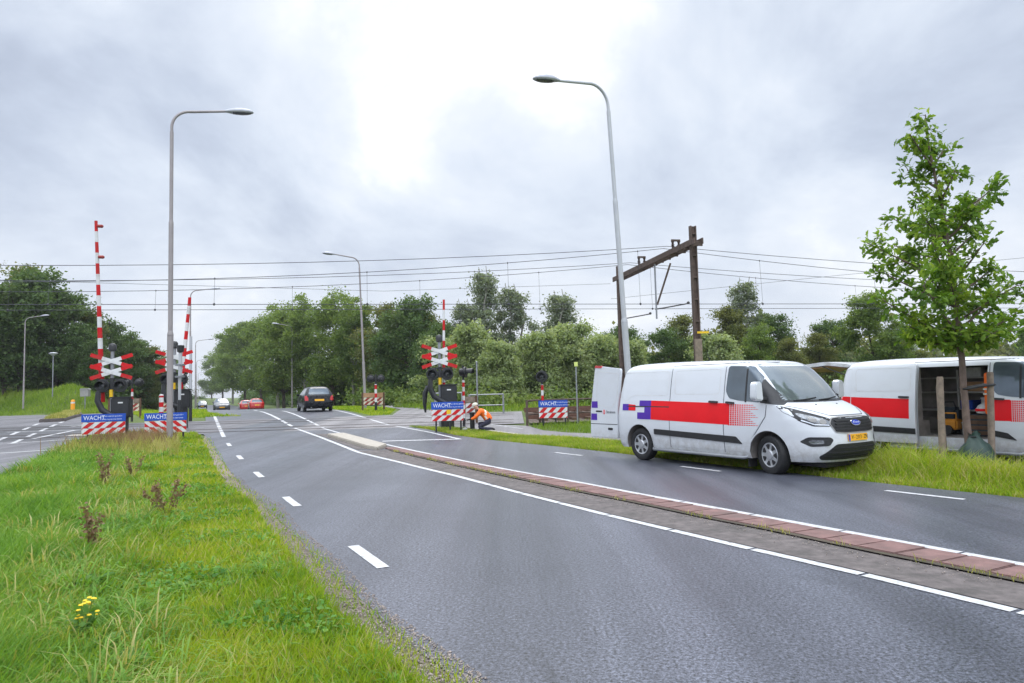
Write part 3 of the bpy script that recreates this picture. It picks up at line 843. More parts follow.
VAN = Body(
    xf=[(.2,2.50),(.28,2.60),(.40,2.66),(.55,2.68),(.75,2.665),(.90,2.63),(.98,2.58),(1.03,2.50),(1.08,2.40),(1.13,2.29),(1.18,2.17),(1.23,2.03),(1.26,1.95),(1.40,1.83),(1.60,1.63),(1.75,1.47),(1.85,1.33),(1.90,1.19),(1.93,.95),(1.955,.4),(1.968,-.4),(1.98,-1.2)],
    xr=[(.2,-2.28),(.3,-2.38),(.45,-2.42),(1.0,-2.415),(1.4,-2.385),(1.7,-2.335),(1.85,-2.29),(1.92,-2.22),(1.955,-2.05),(1.98,-1.5)],
    w=[(.2,.90),(.28,.945),(.40,.965),(.55,.978),(.75,.985),(.95,.98),(1.10,.968),(1.25,.95),(1.45,.915),(1.65,.875),(1.80,.838),(1.86,.81),(1.91,.755),(1.945,.66),(1.965,.52),(1.98,.25)],
    af=[(.2,.70),(.6,.80),(.9,.70),(1.0,.62),(1.12,.42),(1.25,.30),(1.5,.24),(1.8,.24),(1.9,.34),(1.98,.5)],
    ar=[(.2,.14),(1.0,.13),(1.8,.16),(1.98,.3)], mf=3.2, zm=Zm)
VZ = list(np.r_[np.linspace(.26, .95, 15), np.linspace(.98, 1.28, 22), np.linspace(1.30, 1.84, 30), np.linspace(1.86, 1.945, 12), np.linspace(1.95, 1.978, 7)])

def van(label, loc, heading, z, slide_open, rear, group, pitch=0., steer=0.):
    B = VAN
    root = thing('parked_van', label, 'van', (loc[0], loc[1], z), heading, group, tilt=(0, pitch))
    S = -1
    rs = lambda x, zz, o: Vector((x, -(B.side(x, zz)+o), Zm(zz)))
    ls = lambda x, zz, o: Vector((x, (B.side(x, zz)+o), Zm(zz)))
    fr = lambda y, zz, o: Vector((B.front(y, zz)+o, y, Zm(zz)))
    rr_ = lambda y, zz, o: Vector((B.rear(y, zz)-o, y, Zm(zz)))
    body = bm_obj('body', B.bm(VZ), ['white_paint', 'liner'])
    cs = []
    for x in (1.66, -1.64):
        for s in (-1, 1):
            mb = MB(); mb.lathe([(.405, s*.60), (.405, s*1.2)], 48, axis='y', org=(x, 0, .355)); cs.append(mb)
    hold = MB(); hold.box(-2.20, .80, -.57, .57, .52, .86); cs.append(hold)
    hold = MB(); hold.box(-2.19, .79, -.80, .80, .80, 1.88); cs.append(hold)
    mb = MB(); mb.box(-2.9, -2.1, -.74, .74, .50, 1.85); cs.append(mb)
    if slide_open:
        mb = MB(); mb.box(-.62, .64, -1.3, -.50, .50, 1.86); cs.append(mb)
    cut(body, cs); body.parent = root
    def P(name, polys, fn, mat, off=.003, thick=0., step=.055, parent=root, smooth=40):
        return bm_obj(name, join_bm([patch(p, fn, step, off, thick) for p in polys]), [mat], parent, smooth)
    P('windscreen', [rounded([(-.80,1.275),(.80,1.275),(.685,1.86),(-.685,1.86)], .06)], fr, 'screen', .004, .004)
    P('windscreen_edge', strip2([(-.83,1.262),(-.4,1.255),(.4,1.255),(.83,1.262)], .035), fr, 'black_plastic', .006)
    win = rounded([(.715,1.43),(.80,1.31),(1.02,1.275),(1.50,1.245),(1.50,1.63),(1.26,1.825),(.74,1.845)], .05)
    for fn, open_ in ((rs, slide_open), (ls, False)):
        door = P('front_door', [rounded([(.69,.36),(1.22,.36),(1.30,.62),(1.46,.82),(1.60,1.0),(1.62,1.225),(1.50,1.68),(1.30,1.875),(.70,1.885)], .05)], fn, 'white_paint', .004, .006)
        P('side_window', [win], fn, 'glass', .008, .004, parent=door, step=.03)
        P('window_bar', [[(1.165,1.25),(1.20,1.25),(1.20,1.835),(1.165,1.835)]], fn, 'black_plastic', .011, .004, parent=door)
        P('mirror_base', [rounded([(1.50,1.24),(1.94,1.205),(1.885,1.28),(1.50,1.62)], .02)], fn, 'black_plastic', .012, .006, parent=door, step=.03)
        P('door_handle', [rounded([(.75,1.225),(.93,1.215),(.93,1.25),(.75,1.262)], .015)], fn, 'black_plastic', .045, .04, parent=door)
        sgn = -1 if fn is rs else 1
        m = MB(); yb = sgn*B.side(1.62, 1.3)
        m.bar((1.62, yb, 1.31), (1.60, yb+sgn*.13, 1.33), .09, .07); m.build('mirror_arm', 'black_plastic', door, bevel=.012)
        m = MB(); m.prism(rounded([(yb+sgn*.10,1.27),(yb+sgn*.31,1.30),(yb+sgn*.29,1.60),(yb+sgn*.13,1.62)], .06), 1.52, 1.66, 0, 'yz')
        mi = m.build('mirror', 'white_paint', door, 30, bevel=.02)
        m = MB(); m.prism(rounded([(yb+sgn*.115,1.31),(yb+sgn*.275,1.32),(yb+sgn*.265,1.57),(yb+sgn*.14,1.59)], .04), 1.508, 1.518, 0, 'yz'); m.build('mirror_glass', 'glass', mi)
        # side skirts, moulding, seams
        P('side_moulding', [rounded([(-1.18 if not (open_) else .66,.575),(1.10,.505),(.96,.63),(-1.18 if not open_ else .66,.685)], .02)] if fn is rs else [rounded([(-1.18,.575),(1.10,.505),(.96,.63),(-1.18,.685)], .02)], fn, 'black_plastic', .018, .02)
    if not slide_open:
        sd_ = P('sliding_door', [rounded([(-.715,.36),(.66,.36),(.66,1.86),(-.715,1.875)], .04)], rs, 'white_paint', .004, .006)
        P('door_panel_press', strip2(rounded([(-.62,1.38),(.56,1.38),(.56,1.80),(-.62,1.80)], .08)+[(-.62+.036,1.38)], .010), rs, 'sign_white', .0055, parent=sd_)
        P('door_handle', [rounded([(.34,1.235),(.54,1.23),(.54,1.265),(.34,1.27)], .015)], rs, 'black_plastic', .045, .04, parent=sd_)
        P('door_track', [[(-2.02,1.128),(-.74,1.128),(-.74,1.15),(-2.02,1.15)]], rs, 'black_plastic', .007)
    P('body_press_line', strip2(rounded([(-2.26,1.36),(-2.12,1.25),(-1.85,1.36),(-.80,1.36),(-.80,1.80),(-2.22,1.80)], .1)+[(-2.26+.05,1.335)], .010), rs, 'sign_white', .003)
    P('panel_gap', strip2([(.675,.33),(.675,1.88)], .012)+strip2([(-.73,.33),(-.73,1.885)], .012)+strip2([(-.73,1.893),(1.3,1.888)], .012)+strip2([(1.24,.34),(1.315,.61),(1.475,.81),(1.615,1.0),(1.635,1.2)], .012), rs, 'seam', .0028)
    P('bonnet_gap', strip2([(-.88,1.19),(-.62,1.10),(-.44,1.02),(.44,1.02),(.62,1.10),(.88,1.19)], .012), fr, 'seam', .0028)
    # wheel-arch lips
    for x in (1.66, -1.64):
        arc = [(x+.43*math.cos(a), .355+.43*math.sin(a)) for a in np.linspace(-.12, PI+.12, 26)]
        arc2 = [(x+.408*math.cos(a), .355+.408*math.sin(a)) for a in np.linspace(PI+.12, -.12, 26)]
        arc2 = arc2[::-1]
        P('arch_lip', [[arc[i], arc[i+1], arc2[i+1], arc2[i]] for i in range(25)], rs, 'white_paint', .012, step=1.)
    # front end
    gr = rounded([(-.50,.985),(-.58,.90),(-.50,.755),(-.30,.735),(.30,.735),(.50,.755),(.58,.90),(.50,.985),(.30,1.0),(-.30,1.0)], .03)
    g = P('grille', [gr], fr, 'black_plastic', .008, .01)
    P('grille_bars', [[(-.49+i*.012,.775+i*.05),(.49-i*.012,.775+i*.05),(.51-i*.01,.797+i*.05),(-.51+i*.01,.797+i*.05)] for i in range(4)], fr, 'grey_box' if False else 'rubber', .026, .018, parent=g)
    P('grille_trim', strip2(gr+[gr[0]], .014), fr, 'grey_box', .012, .006, parent=g)
    em = [(.125*math.cos(a), .90+.05*math.sin(a)) for a in np.linspace(0, 2*PI, 28)[:-1]]
    e1 = P('emblem', [em], fr, 'chrome', .034, .03, parent=root)
    P('emblem_field', [[(a*.88, .90+(b-.90)*.82) for a, b in em]], fr, 'eu', .037, .003, parent=e1)
    X = B.front(0, .9)+.0385
    text('emblem_lettering', 'Ford', .068, 'white_ink', e1, Matrix(((0,0,1,X),(1,0,0,0),(0,1,0,.90),(0,0,0,1))), .001, 'CENTER', 1.25)
    for s in (-1, 1):
        hl = rounded([(s*a, b) for a, b in ((.955,1.20),(.968,1.08),(.91,.93),(.80,.855),(.57,.85),(.47,.915),(.54,.985),(.76,1.09))], .03)
        h_ = P('headlight', [hl], fr, 'black_plastic', .006, .008)
        P('headlight_lens', [rounded([(s*a, b) for a, b in ((.90,1.08),(.905,1.03),(.85,.95),(.77,.90),(.60,.885),(.545,.92),(.62,.965),(.77,1.03))], .03)], fr, 'lens', .011, .004, parent=h_)
        for yy, zz in ((.79,.965),(.67,.93)):
            P('headlight_reflector', [[(s*(yy+.05*math.cos(a)), zz+.04*math.sin(a)) for a in np.linspace(0, 2*PI, 14)[:-1]]], fr, 'grey_box', .015, .003, parent=h_)
        P('headlight_rim', strip2([(s*.90,.955),(s*.79,.885),(s*.59,.872)], .018), fr, 'chrome', .014, .003, parent=h_)
        fg = P('fog_lamp_trim', [rounded([(s*a, b) for a, b in ((.92,.60),(.86,.68),(.60,.675),(.55,.63),(.62,.535),(.84,.52))], .03)], fr, 'black_plastic', .007, .008)
        P('fog_lamp', [rounded([(s*a, b) for a, b in ((.86,.60),(.83,.635),(.70,.63),(.70,.57),(.83,.565))], .02)], fr, 'lens', .012, .004, parent=fg)
    lg = P('lower_grille', [rounded([(-.50,.56),(-.74,.36),(-.70,.30),(.70,.30),(.74,.36),(.50,.56)], .04)], fr, 'black_plastic', .008, .01)
    P('lower_grille_bars', [[(-.56-i*.06,.50-i*.07),(.56+i*.06,.50-i*.07),(.57+i*.06,.48-i*.07),(-.57-i*.06,.48-i*.07)] for i in range(3)], fr, 'rubber', .022, .014, parent=lg)
    pl = P('number_plate', [[(-.26,.60),(.26,.60),(.26,.71),(-.26,.71)]], fr, 'plate', .022, .016)
    P('plate_band', [[(-.26,.603),(-.215,.603),(-.215,.707),(-.26,.707)]], fr, 'eu', .0235, parent=pl)
    for i, ch in enumerate('V-203-ZN'):
        yy = -.185+i*.056+.028; xx = B.front(yy, .655)+.0245
        ang = math.atan2(B.front(yy+.01, .655)-B.front(yy-.01, .655), .02)
        mt = Matrix.Translation((xx, yy, .655)) @ Matrix.Rotation(-ang, 4, 'Z') @ Matrix(((0,0,1,0),(1,0,0,0),(0,1,0,0),(0,0,0,1)))
        text('plate_lettering', ch, .094, 'ink', pl, mt, .0006, 'CENTER', .86)
    for y0, y1 in ((.05,.62),(-.60,.0)):
        m = MB(); m.tube([(B.front(y0, 1.27)+.02, y0, 1.27), (B.front((y0+y1)/2, 1.285)+.022, (y0+y1)/2, 1.285), (B.front(y1, 1.31)+.016, y1, 1.31)], .013, 6); m.build('wiper', 'black_plastic', root)
    for y in (-.28, .30):
        m = MB(); m.lathe([(.018, 0), (.012, .016)], 8, org=(2.12+.0, y, 1.19)); m.build('washer_nozzle', 'black_plastic', root)
    # rear lamps, bumper, steps
    P('rear_lamp', [[(-2.39,.98),(-2.345,.98),(-2.29,1.62),(-2.32,1.62)]], rs, 'red_lens', .008, .01)
    m = MB(); m.tube([(-1.20,-.985,.285),(-1.16,-1.03,.27),(1.17,-1.03,.27),(1.21,-.985,.285)], .03, 10); m.build('side_step', 'galv', root, 40)
    m = MB(); m.box(-2.1, 2.2, -.62, .62, .20, .30); m.box(-1.2, 1.2, -.9, .9, .24, .30); m.box(1.1, 2.45, -.55, .55, .16, .24); m.build('underbody', 'black_plastic', root, bevel=.02)
    m = MB(); m.box(1.17, 1.19, -.93, -.72, .10, .34); m.build('mud_flap', 'rubber', root)
    m = MB(); m.tube([(-.9, .5, 1.96), (-.93, .5, 2.0), (-1.05, .5, 2.28)], .006, 6); m.build('aerial', 'black_plastic', root)
    ws = []
    for x, st in ((1.66, steer), (-1.64, 0)):
        for s in (-1, 1): wheel(root, x, s*.845, s, .343, .215, st)
    if rear == 'door':
        # right rear leaf swung open along the flank, left leaf shut
        hx, hy = -2.37, -.90
        d = bpy.data.objects.new('rear_door', None); COL.objects.link(d); d.parent = root; d.location = (hx, hy, 0); d.rotation_euler = (0, 0, math.radians(4))
        m = MB(); pl_ = rounded([(-.02,.42),(-.02,1.0),(.05,1.5),(.12,1.96),(-.66,2.05),(-.72,2.02),(-.91,1.05),(-.93,.42)], .05)
        m.prism(pl_, -.045, .03, 0, 'xz'); m.build('door_leaf', 'white_paint', d, 40, bevel=.012)
        m = MB(); m.prism(rounded([(-.72,2.005),(-.48,1.995),(-.49,2.045),(-.69,2.06)], .01), -.055, .0, 0, 'xz'); m.build('brake_light', 'red_lens', d)
        m = MB(); m.prism([(-.92,.72),(-.03,.72),(-.03,.735),(-.92,.735)], -.0475, -.04, 0, 'xz'); m.build('door_crease', 'seam', d)
        m = MB(); lp = rounded([(-.70,1.16),(-.20,1.10),(-.06,1.25),(0,1.45),(.06,1.85),(-.63,1.92)], .06)
        for q in strip2(lp+[lp[0]], .012): m.prism(q, -.0475, -.04, 0, 'xz')
        m.build('door_press_line', 'sign_white', d)
        for a, b, c, e in ((-.865,1.09,-.66,1.24),(-.895,.81,-.69,.96)):
            m = MB(); m.prism([(a,b),(c,b),(c+.0,e),(a+.015,e)], -.0485, -.04, 0, 'xz'); m.build('livery_block', 'purple_film', d)
        m = MB(); m.prism([(-.72,.995),(-.52,.995),(-.52,1.03),(-.72,1.03)], -.05, -.04, 0, 'xz'); m.build('door_grip', 'black_plastic', d)
        m = MB(); m.prism(rounded([(-.33,.60),(-.18,.60),(-.18,.65),(-.33,.65)], .02), -.055, -.04, 0, 'xz'); m.build('door_handle', 'black_plastic', d)
        m = MB(); m.prism([(-.49,1.0),(-.45,.94),(-.41,1.0),(-.45,1.06)], -.0485, -.04, 0, 'xz'); lg_ = m.build('door_logo', 'red_film', d)
        m = MB(); m.prism([(-.468,1.0),(-.45,.972),(-.432,1.0),(-.45,1.028)], -.0492, -.04, 0, 'xz'); m.build('door_logo_centre', 'white_paint', d)
        text('door_lettering', 'Strukton', .088, 'ink', d, Matrix.Translation((-.38, -.0486, 1.0)) @ FACE_NEGY, .0006, 'LEFT', .95)
        P('rear_door_shut', [rounded([(.03,.45),(.80,.45),(.72,1.85),(.03,1.86)], .05)], rr_, 'white_paint', .004, .03)
    else:
        tg = bpy.data.objects.new('tailgate', None); COL.objects.link(tg); tg.parent = root; tg.location = (-2.20, 0, 2.0); tg.rotation_euler = (0, math.radians(4), 0)
        m = MB(); m.prism(rounded([(.06,-.02),(-.55,.02),(-1.05,-.06),(-1.30,-.16),(-1.32,-.22),(-1.05,-.14),(-.5,-.06),(.04,-.09)], .04), -.80, .80, 0, 'xz'); m.build('tailgate_shell', 'white_paint', tg, 40, bevel=.01)
        m = MB(); m.prism([(-.10,-.10),(-.52,-.072),(-1.02,-.15),(-1.24,-.235),(-1.2,-.25),(-1.0,-.175),(-.5,-.095),(-.12,-.115)], -.72, .72, 0, 'xz'); m.build('tailgate_lining', 'plank', tg)
        for s in (-1, 1):
            m = MB(); m.tube([(-.05, s*.78, -.25), (-.62, s*.78, -.09)], .014, 8); m.build('gas_strut', 'black_metal', tg)
    # livery
    def pix(x0, x1, z0, z1, nr, nc):
        qs = []
        dz = (z1-z0)/nr; dx = (x1-x0)/nc
        for r in range(nr):
            cz = z0+(r+.5)*dz; n = nc-(r*5 % 4)
            up = []
            for c in range(n):
                t = c/nc; k = .5*dz if c == 0 else .47*dz*(1-t*.85)
                up += [(x0+c*dx, k), (x0+(c+.62)*dx, k), (x0+(c+.62)*dx, .07*dz), (x0+(c+1)*dx, .07*dz)]
            for (xa, ka), (xb, kb) in zip(up[:-1], up[1:]):
                if xb-xa > 1e-6: qs.append([(xa, cz-ka), (xb, cz-ka), (xb, cz+ka), (xa, cz+ka)])
        return qs
    if slide_open:
        P('livery_stripe', [[(.71,.845),(1.02,.845),(1.02,1.225),(.71,1.225)]], rs, 'red_film', .0068)
        P('livery_pixels', pix(1.02, 1.55, .835, 1.215, 11, 16), rs, 'red_film', .0068, step=3.)
        # the slid-back door hangs outside the rear quarter
        sd2 = bpy.data.objects.new('sliding_door', None); COL.objects.link(sd2); sd2.parent = root; sd2.location = (-1.28, -.075, 0)
        P('door_leaf', [rounded([(-.715,.36),(.66,.36),(.66,1.86),(-.715,1.875)], .04)], rs, 'white_paint', .03, .05, parent=sd2)
        P('door_press_line', strip2(rounded([(-.62,1.38),(.56,1.38),(.56,1.80),(-.62,1.80)], .08)+[(-.62+.036,1.38)], .010), rs, 'sign_white', .0325, parent=sd2)
        P('livery_stripe', [[(-.70,.875),(.54,.845),(.54,1.235),(-.70,1.27)]], rs, 'red_film', .033, parent=sd2)
        P('door_moulding', [[(-.70,.575),(.65,.545),(.65,.655),(-.70,.69)]], rs, 'black_plastic', .045, .015, parent=sd2)
        P('door_handle', [rounded([(.34,1.255),(.54,1.25),(.54,1.285),(.34,1.29)], .015)], rs, 'black_plastic', .065, .035, parent=sd2)
        P('livery_end', [[(-2.15,.86),(-2.03,.86),(-2.03,1.27),(-2.30,1.28)]], rs, 'red_film', .0045)
    else:
        z0, z1 = .855, 1.245
        P('livery_stripe', [[(-1.27,z0+.02),(.79,z0-.02),(.79,z1-.02),(-1.27,z1+.02)]], rs, 'red_film', .0068)
        P('livery_pixels', pix(.79, 1.47, z0-.03, z1-.03, 11, 13), rs, 'red_film', .0068, step=3.)
        for q in ([(-1.47,z0+.02),(-1.27,z0+.02),(-1.27,z1+.02),(-1.47,z1+.02)], [(-1.63,z1-.10),(-1.47,z1-.10),(-1.47,z1+.02),(-1.63,z1+.02)], [(-1.69,z0+.02),(-1.47,z0+.02),(-1.47,z0+.16),(-1.69,z0+.16)]):
            P('livery_block', [q], rs, 'purple_film', .0062)
        P('livery_block', [[(-2.17,1.05),(-1.97,1.05),(-1.97,1.19),(-2.17,1.19)]], rs, 'purple_film', .0062)
        P('livery_end', [[(-1.97,1.05),(-1.75,1.05),(-1.75,1.17),(-1.97,1.185)]], rs, 'red_film', .0062)
    return root

HEAD = math.atan2(-.8543, .5198)
v1 = van('white van with open rear door leaf and yellow number plate, half on the verge', (4.345, 14.173), HEAD, -.012, False, 'door', 'white vans on the verge', pitch=math.radians(.3), steer=math.radians(-13))
nv = Vector((.8543, .5198)); dv = Vector((.5198, -.8543))
p2_ = Vector((4.345, 14.173))+nv*4.05+dv*2.62
v2 = van('white panel van behind the young oak with side door slid open and tailgate raised', (p2_.x, p2_.y), HEAD, -.06, True, 'gate', 'white vans on the verge', pitch=math.radians(.3))
# racking that belongs to the second van
m = MB()
for z in (.95, 1.32, 1.62): m.box(-1.6, .58, .30, .76, z, z+.03)
for x in (-1.6, -.5, .55): m.box(x, x+.04, .30, .33, .54, 1.8)
m.build('shelf_rack', 'shelf', v2, bevel=.004)
m = MB(); m.box(.66, .72, -.80, .80, .53, 1.81); m.build('bulkhead', 'liner', v2)

def in_van(name, label, cat, x, y, z):
    t = thing(name, label, cat, group=None); t.matrix_world = v2.matrix_basis @ Matrix.Translation((x, y, z)); return t
m = MB(); t = in_van('orange_machine', 'orange yellow track machine on the van floor inside the open side door', 'machine', -.28, -.45, .525)
m.box(-.16, .18, -.14, .14, .10, .30); m.build('casing', 'orange_gear', t, bevel=.03)
m = MB(); m.tube([(-.18,-.1,.30),(-.18,-.1,.42),(.16,-.1,.42),(.16,-.1,.30)], .016, 8); m.build('handle', 'orange_gear', t)
m = MB(); m.lathe([(.02,-.03),(.09,-.03),(.09,.03),(.02,.03)], 20, axis='y', org=(.02,-.16,.10)); m.build('wheel', 'black_plastic', t, 40)
t = in_van('cable_bag', 'white and red bag lying on the middle load inside the open van', 'bag', .34, -.38, .93)
m = MB(); m.lathe([(.02,0),(.15,.02),(.17,.09),(.12,.17),(.04,.22)], 14); m.build('sack', 'sign_white', t, 50)
m = MB(); m.lathe([(.172,.06),(.174,.085),(.165,.11)], 14, cap=False); m.build('band', 'red_film', t)
for lab, xx, yy, zz, dx, dy, dz, mt in (('white storage box on the top shelf inside the open van', -.25, .52, 1.652, .20, .16, .16, 'sign_white'), ('grey storage box beside the white one on the top shelf', .22, .52, 1.652, .16, .16, .12, 'grey_box'), ('tan box on the middle shelf inside the open van', -.12, .52, 1.352, .22, .17, .17, 'plank'), ('pale grey box at the end of the middle shelf', .36, .52, 1.352, .14, .17, .20, 'shelf'), ('white box on the lower shelf inside the open van', .10, .52, .982, .18, .17, .22, 'sign_white'), ('blue crate at the end of the lower shelf', -.36, .52, .982, .12, .17, .16, 'sign_blue'), ('pale bundle on the van floor beside the orange machine', .02, -.30, .525, .10, .14, .22, 'shelf')):
    t = in_van('storage_box', lab, 'box', xx, yy, zz); t['group'] = 'boxes stowed in the open van'
    m = MB(); m.box(-dx, dx, -dy, dy, 0, dz); m.build('box_body', mt, t, bevel=.012)
    m = MB(); m.box(-dx-.008, dx+.008, -dy-.008, dy+.008, dz-.002, dz+.025); m.build('lid', mt, t, bevel=.006)
t = in_van('wooden_crate', 'low brown crate under the white bag inside the open van', 'crate', .34, -.38, .525)
m = MB()
for k in range(4): m.box(-.24, .24, -.19, .19, .02+k*.1, .09+k*.1)
m.build('boards', 'brown_wood', t, bevel=.006)
m = MB(); m.box(-.22, .22, -.17, .17, .0, .40); m.build('lining', 'dark_gear', t)
t = in_van('tool_bag', 'dark blue tool bag behind the orange machine in the open van', 'bag', -.45, -.12, .53)
m = MB(); m.box(-.2, .2, -.14, .14, 0, .52); m.build('bag_body', 'dark_gear', t, 60, bevel=.06)
m = MB(); m.tube([(-.12,0,.51),(-.08,0,.62),(.08,0,.62),(.12,0,.51)], .014, 8); m.build('handle', 'black_plastic', t)
t = in_van('orange_jacket', 'orange jacket with pale bands hanging at the front edge of the side door', 'jacket', .58, -.72, .95)
m = MB(); m.prism(rounded([(-.07,0),(.05,0),(.06,.6),(.02,.78),(-.05,.76)], .04), -.07, .05, 0, 'xz'); m.build('cloth', 'hivis', t, 60, bevel=.02)
m = MB()
for k in range(3): m.box(-.075, .066, -.076, .055, .36+k*.09, .39+k*.09)
m.build('reflective_band', 'reflect', t)
# ------------------------------------------------------------------ street lamps
def street_lamp(loc, rz, label, group, tilt=(0,0), H=10., arm=1.55, mat='lamp_pole', rise=0.):
    t = thing('street_lamp', label, 'street lamp', loc, rz, group, tilt)
    m = MB(); m.tube([(0,0,-.2),(0,0,3.3)], .088, 14); m.tube([(0,0,3.28),(0,0,3.34),(0,0,3.42)], [.088,.088,.068], 14); m.tube([(0,0,3.4),(0,0,6.6)], .068, 14); m.tube([(0,0,6.58),(0,0,6.66),(0,0,6.74)], [.068,.07,.054], 14); m.tube([(0,0,6.7),(0,0,H-.75)], .054, 14)
    m.build('pole', mat, t, 40)
    m = MB(); pts = [(0,0,H-.80),(0,0,H-.60)]
    for a in np.linspace(.15, PI/2, 8): pts.append((.55-.55*math.cos(a), 0, H-.6+.55*math.sin(a)))
    pts.append((arm, 0, H-.02+rise)); m.tube(pts, [.042]*(len(pts)-1)+[.036], 12); m.tube([(0,0,H-.82),(0,0,H-.74)], .05, 12)
    m.build('arm', mat, t, 40)
    m = MB(); secs = [(arm-.06,.05,.045),(arm+.04,.085,.075),(arm+.20,.14,.115),(arm+.42,.165,.125),(arm+.62,.135,.10),(arm+.74,.08,.055),(arm+.78,.01,.01)]
    vs = []; n = 16
    for x, w, h in secs:
        for k in range(n):
            a = 2*PI*k/n; z = h*math.sin(a); vs.append((x, w*math.cos(a), H-.02+rise*x/arm+(z if z > 0 else z*.55)))
    fs = [(i*n+k, i*n+(k+1)%n, (i+1)*n+(k+1)%n, (i+1)*n+k) for i in range(len(secs)-1) for k in range(n)]
    m.add(vs, fs+[tuple(range(n))]); hd = m.build('lamp_head', 'lamp_top', t, 50)
    m = MB(); vs = []; q = [(arm+.16,.10),(arm+.30,.125),(arm+.46,.132),(arm+.60,.105),(arm+.70,.06)]
    for x, w in q:
        for k in range(9):
            a = PI+PI*k/8; vs.append((x, w*math.cos(a), H-.045+rise*x/arm+.055*math.sin(a)*(w/.13)))
    m.add(vs, [(i*9+k, i*9+k+1, (i+1)*9+k+1, (i+1)*9+k) for i in range(4) for k in range(8)]); m.build('lamp_lens', 'lamp_under', hd, 50)
    m = MB(); m.lathe([(.10,-.2),(.102,.27),(.092,.30)], 16); m.build('base_sleeve', 'black_metal', t, 40)
    m = MB(); m.box(-.05, .05, -.094, -.08, .75, 1.15); m.build('service_hatch', mat, t, bevel=.004)
    return t
def gz(x, y): return (x, y, T(x, y))
LG = 'street lamps along the main road'
ROADN = math.radians(25)
lamp0 = street_lamp(gz(-10.08, 20.75), ROADN, 'tall grey street lamp with black foot in the near grass verge', LG, (0, math.radians(-.1)), 10.2, rise=.13)
lamp1 = street_lamp(gz(3.25, 19.4), PI+ROADN+.12, 'tall pale street lamp rising behind the parked van and leaning left', LG, (math.radians(0), math.radians(3.)), 9.95, 1.7, 'pale_pole', -.13)
dup(lamp0, (-9.45, 45.2, T(-9.45, 45.2)-.4), PI+ROADN, 'street lamp behind the timber framed barrier board, leaning left', LG, 1., (0, math.radians(1.9)))
dup(lamp0, gz(-27.0, 59.), ROADN, 'street lamp beside the farther raised boom on the left', LG)
dup(lamp0, gz(-45.0, 100.), ROADN, 'street lamp second beyond the crossing on the left roadside', LG)
dup(lamp0, gz(-68.6, 153.), ROADN, 'street lamp third beyond the crossing on the left roadside', LG)
dup(lamp0, gz(-103.5, 232.), ROADN, 'street lamp farthest away on the left roadside', LG)
dup(lamp0, gz(-26.6, 85.), PI+ROADN, 'street lamp pole with its head among the trees beside the dark hatchback', LG)
dup(lamp0, gz(-41.6, 60.), math.radians(10), 'slim street lamp at the foot of the grass bank', LG, (.8,.8,.79))
t = thing('path_lamp', 'short post with a flat mushroom lamp before the grass bank', 'lamp', gz(-39.4, 60.4))
m = MB(); m.tube([(0,0,-.2),(0,0,3.75)], .045, 10); m.build('post', 'galv', t, 40)
m = MB(); m.lathe([(.04,3.68),(.10,3.72),(.34,3.88),(.36,3.93),(.22,3.99),(.02,4.02)], 20); m.build('lamp_head', 'lamp_top', t, 40)
t = thing('marker_post', 'thick orange marker post at the foot of the grass bank', 'marker post', gz(-34.4, 55.2))
m = MB(); m.lathe([(.15,-.2),(.15,.98),(.13,1.06),(.05,1.09)], 18); m.build('post', 'orange_y', t, 40)
m = MB(); m.lathe([(.153,.80),(.153,.92)], 18, cap=False); m.build('band', 'sign_white', t, 40)
t = thing('utility_box', 'small grey box on a short post above the orange marker', 'utility box', gz(-34.9, 57.6))
m = MB(); m.tube([(0,0,-.2),(0,0,1.3)], .05, 8); m.build('post', 'galv', t, 40)
m = MB(); m.box(-.34, .34, -.16, .16, 1.0, 1.55); m.prism([(-.38,1.55),(.38,1.55),(.30,1.66),(-.30,1.66)], -.19, .19); m.build('box', 'grey_box', t, bevel=.015)

# ------------------------------------------------------------------ striped barrier boards
def clip_rect(poly, x0, x1, z0, z1):
    for ax, lim, sg in ((0, x0, 1), (0, x1, -1), (1, z0, 1), (1, z1, -1)):
        out = []
        for i in range(len(poly)):
            p, q = poly[i-1], poly[i]
            a, b = (p[ax]-lim)*sg, (q[ax]-lim)*sg
            if (a >= 0) != (b >= 0):
                k = a/(a-b); out.append((p[0]+(q[0]-p[0])*k, p[1]+(q[1]-p[1])*k))
            if b >= 0: out.append(q)
        poly = out
        if not poly: return []
    return poly
def stripe_board(t, w, z0, h, rows, lean, period=.36, base='sign_white', red='tile_red', yb=0., phase=0.):
    for r in range(rows):
        a0 = z0+h*r/rows+.006; a1 = z0+h*(r+1)/rows-.006
        m = MB(); m.box(-w/2, w/2, yb-.014, yb+.014, a0, a1); pl = m.build('striped_plank', base, t, bevel=.003)
        m = MB(); x = -w/2-period*2+phase; hh = a1-a0
        while x < w/2+period:
            p = clip_rect([(x, a0), (x+period*.5, a0), (x+period*.5+lean*hh, a1), (x+lean*hh, a1)], -w/2+.003, w/2-.003, a0+.003, a1-.003)
            if len(p) > 2: m.prism(p, yb-.0165, yb-.012)
            x += period
        m.build('red_stripes', red, pl)
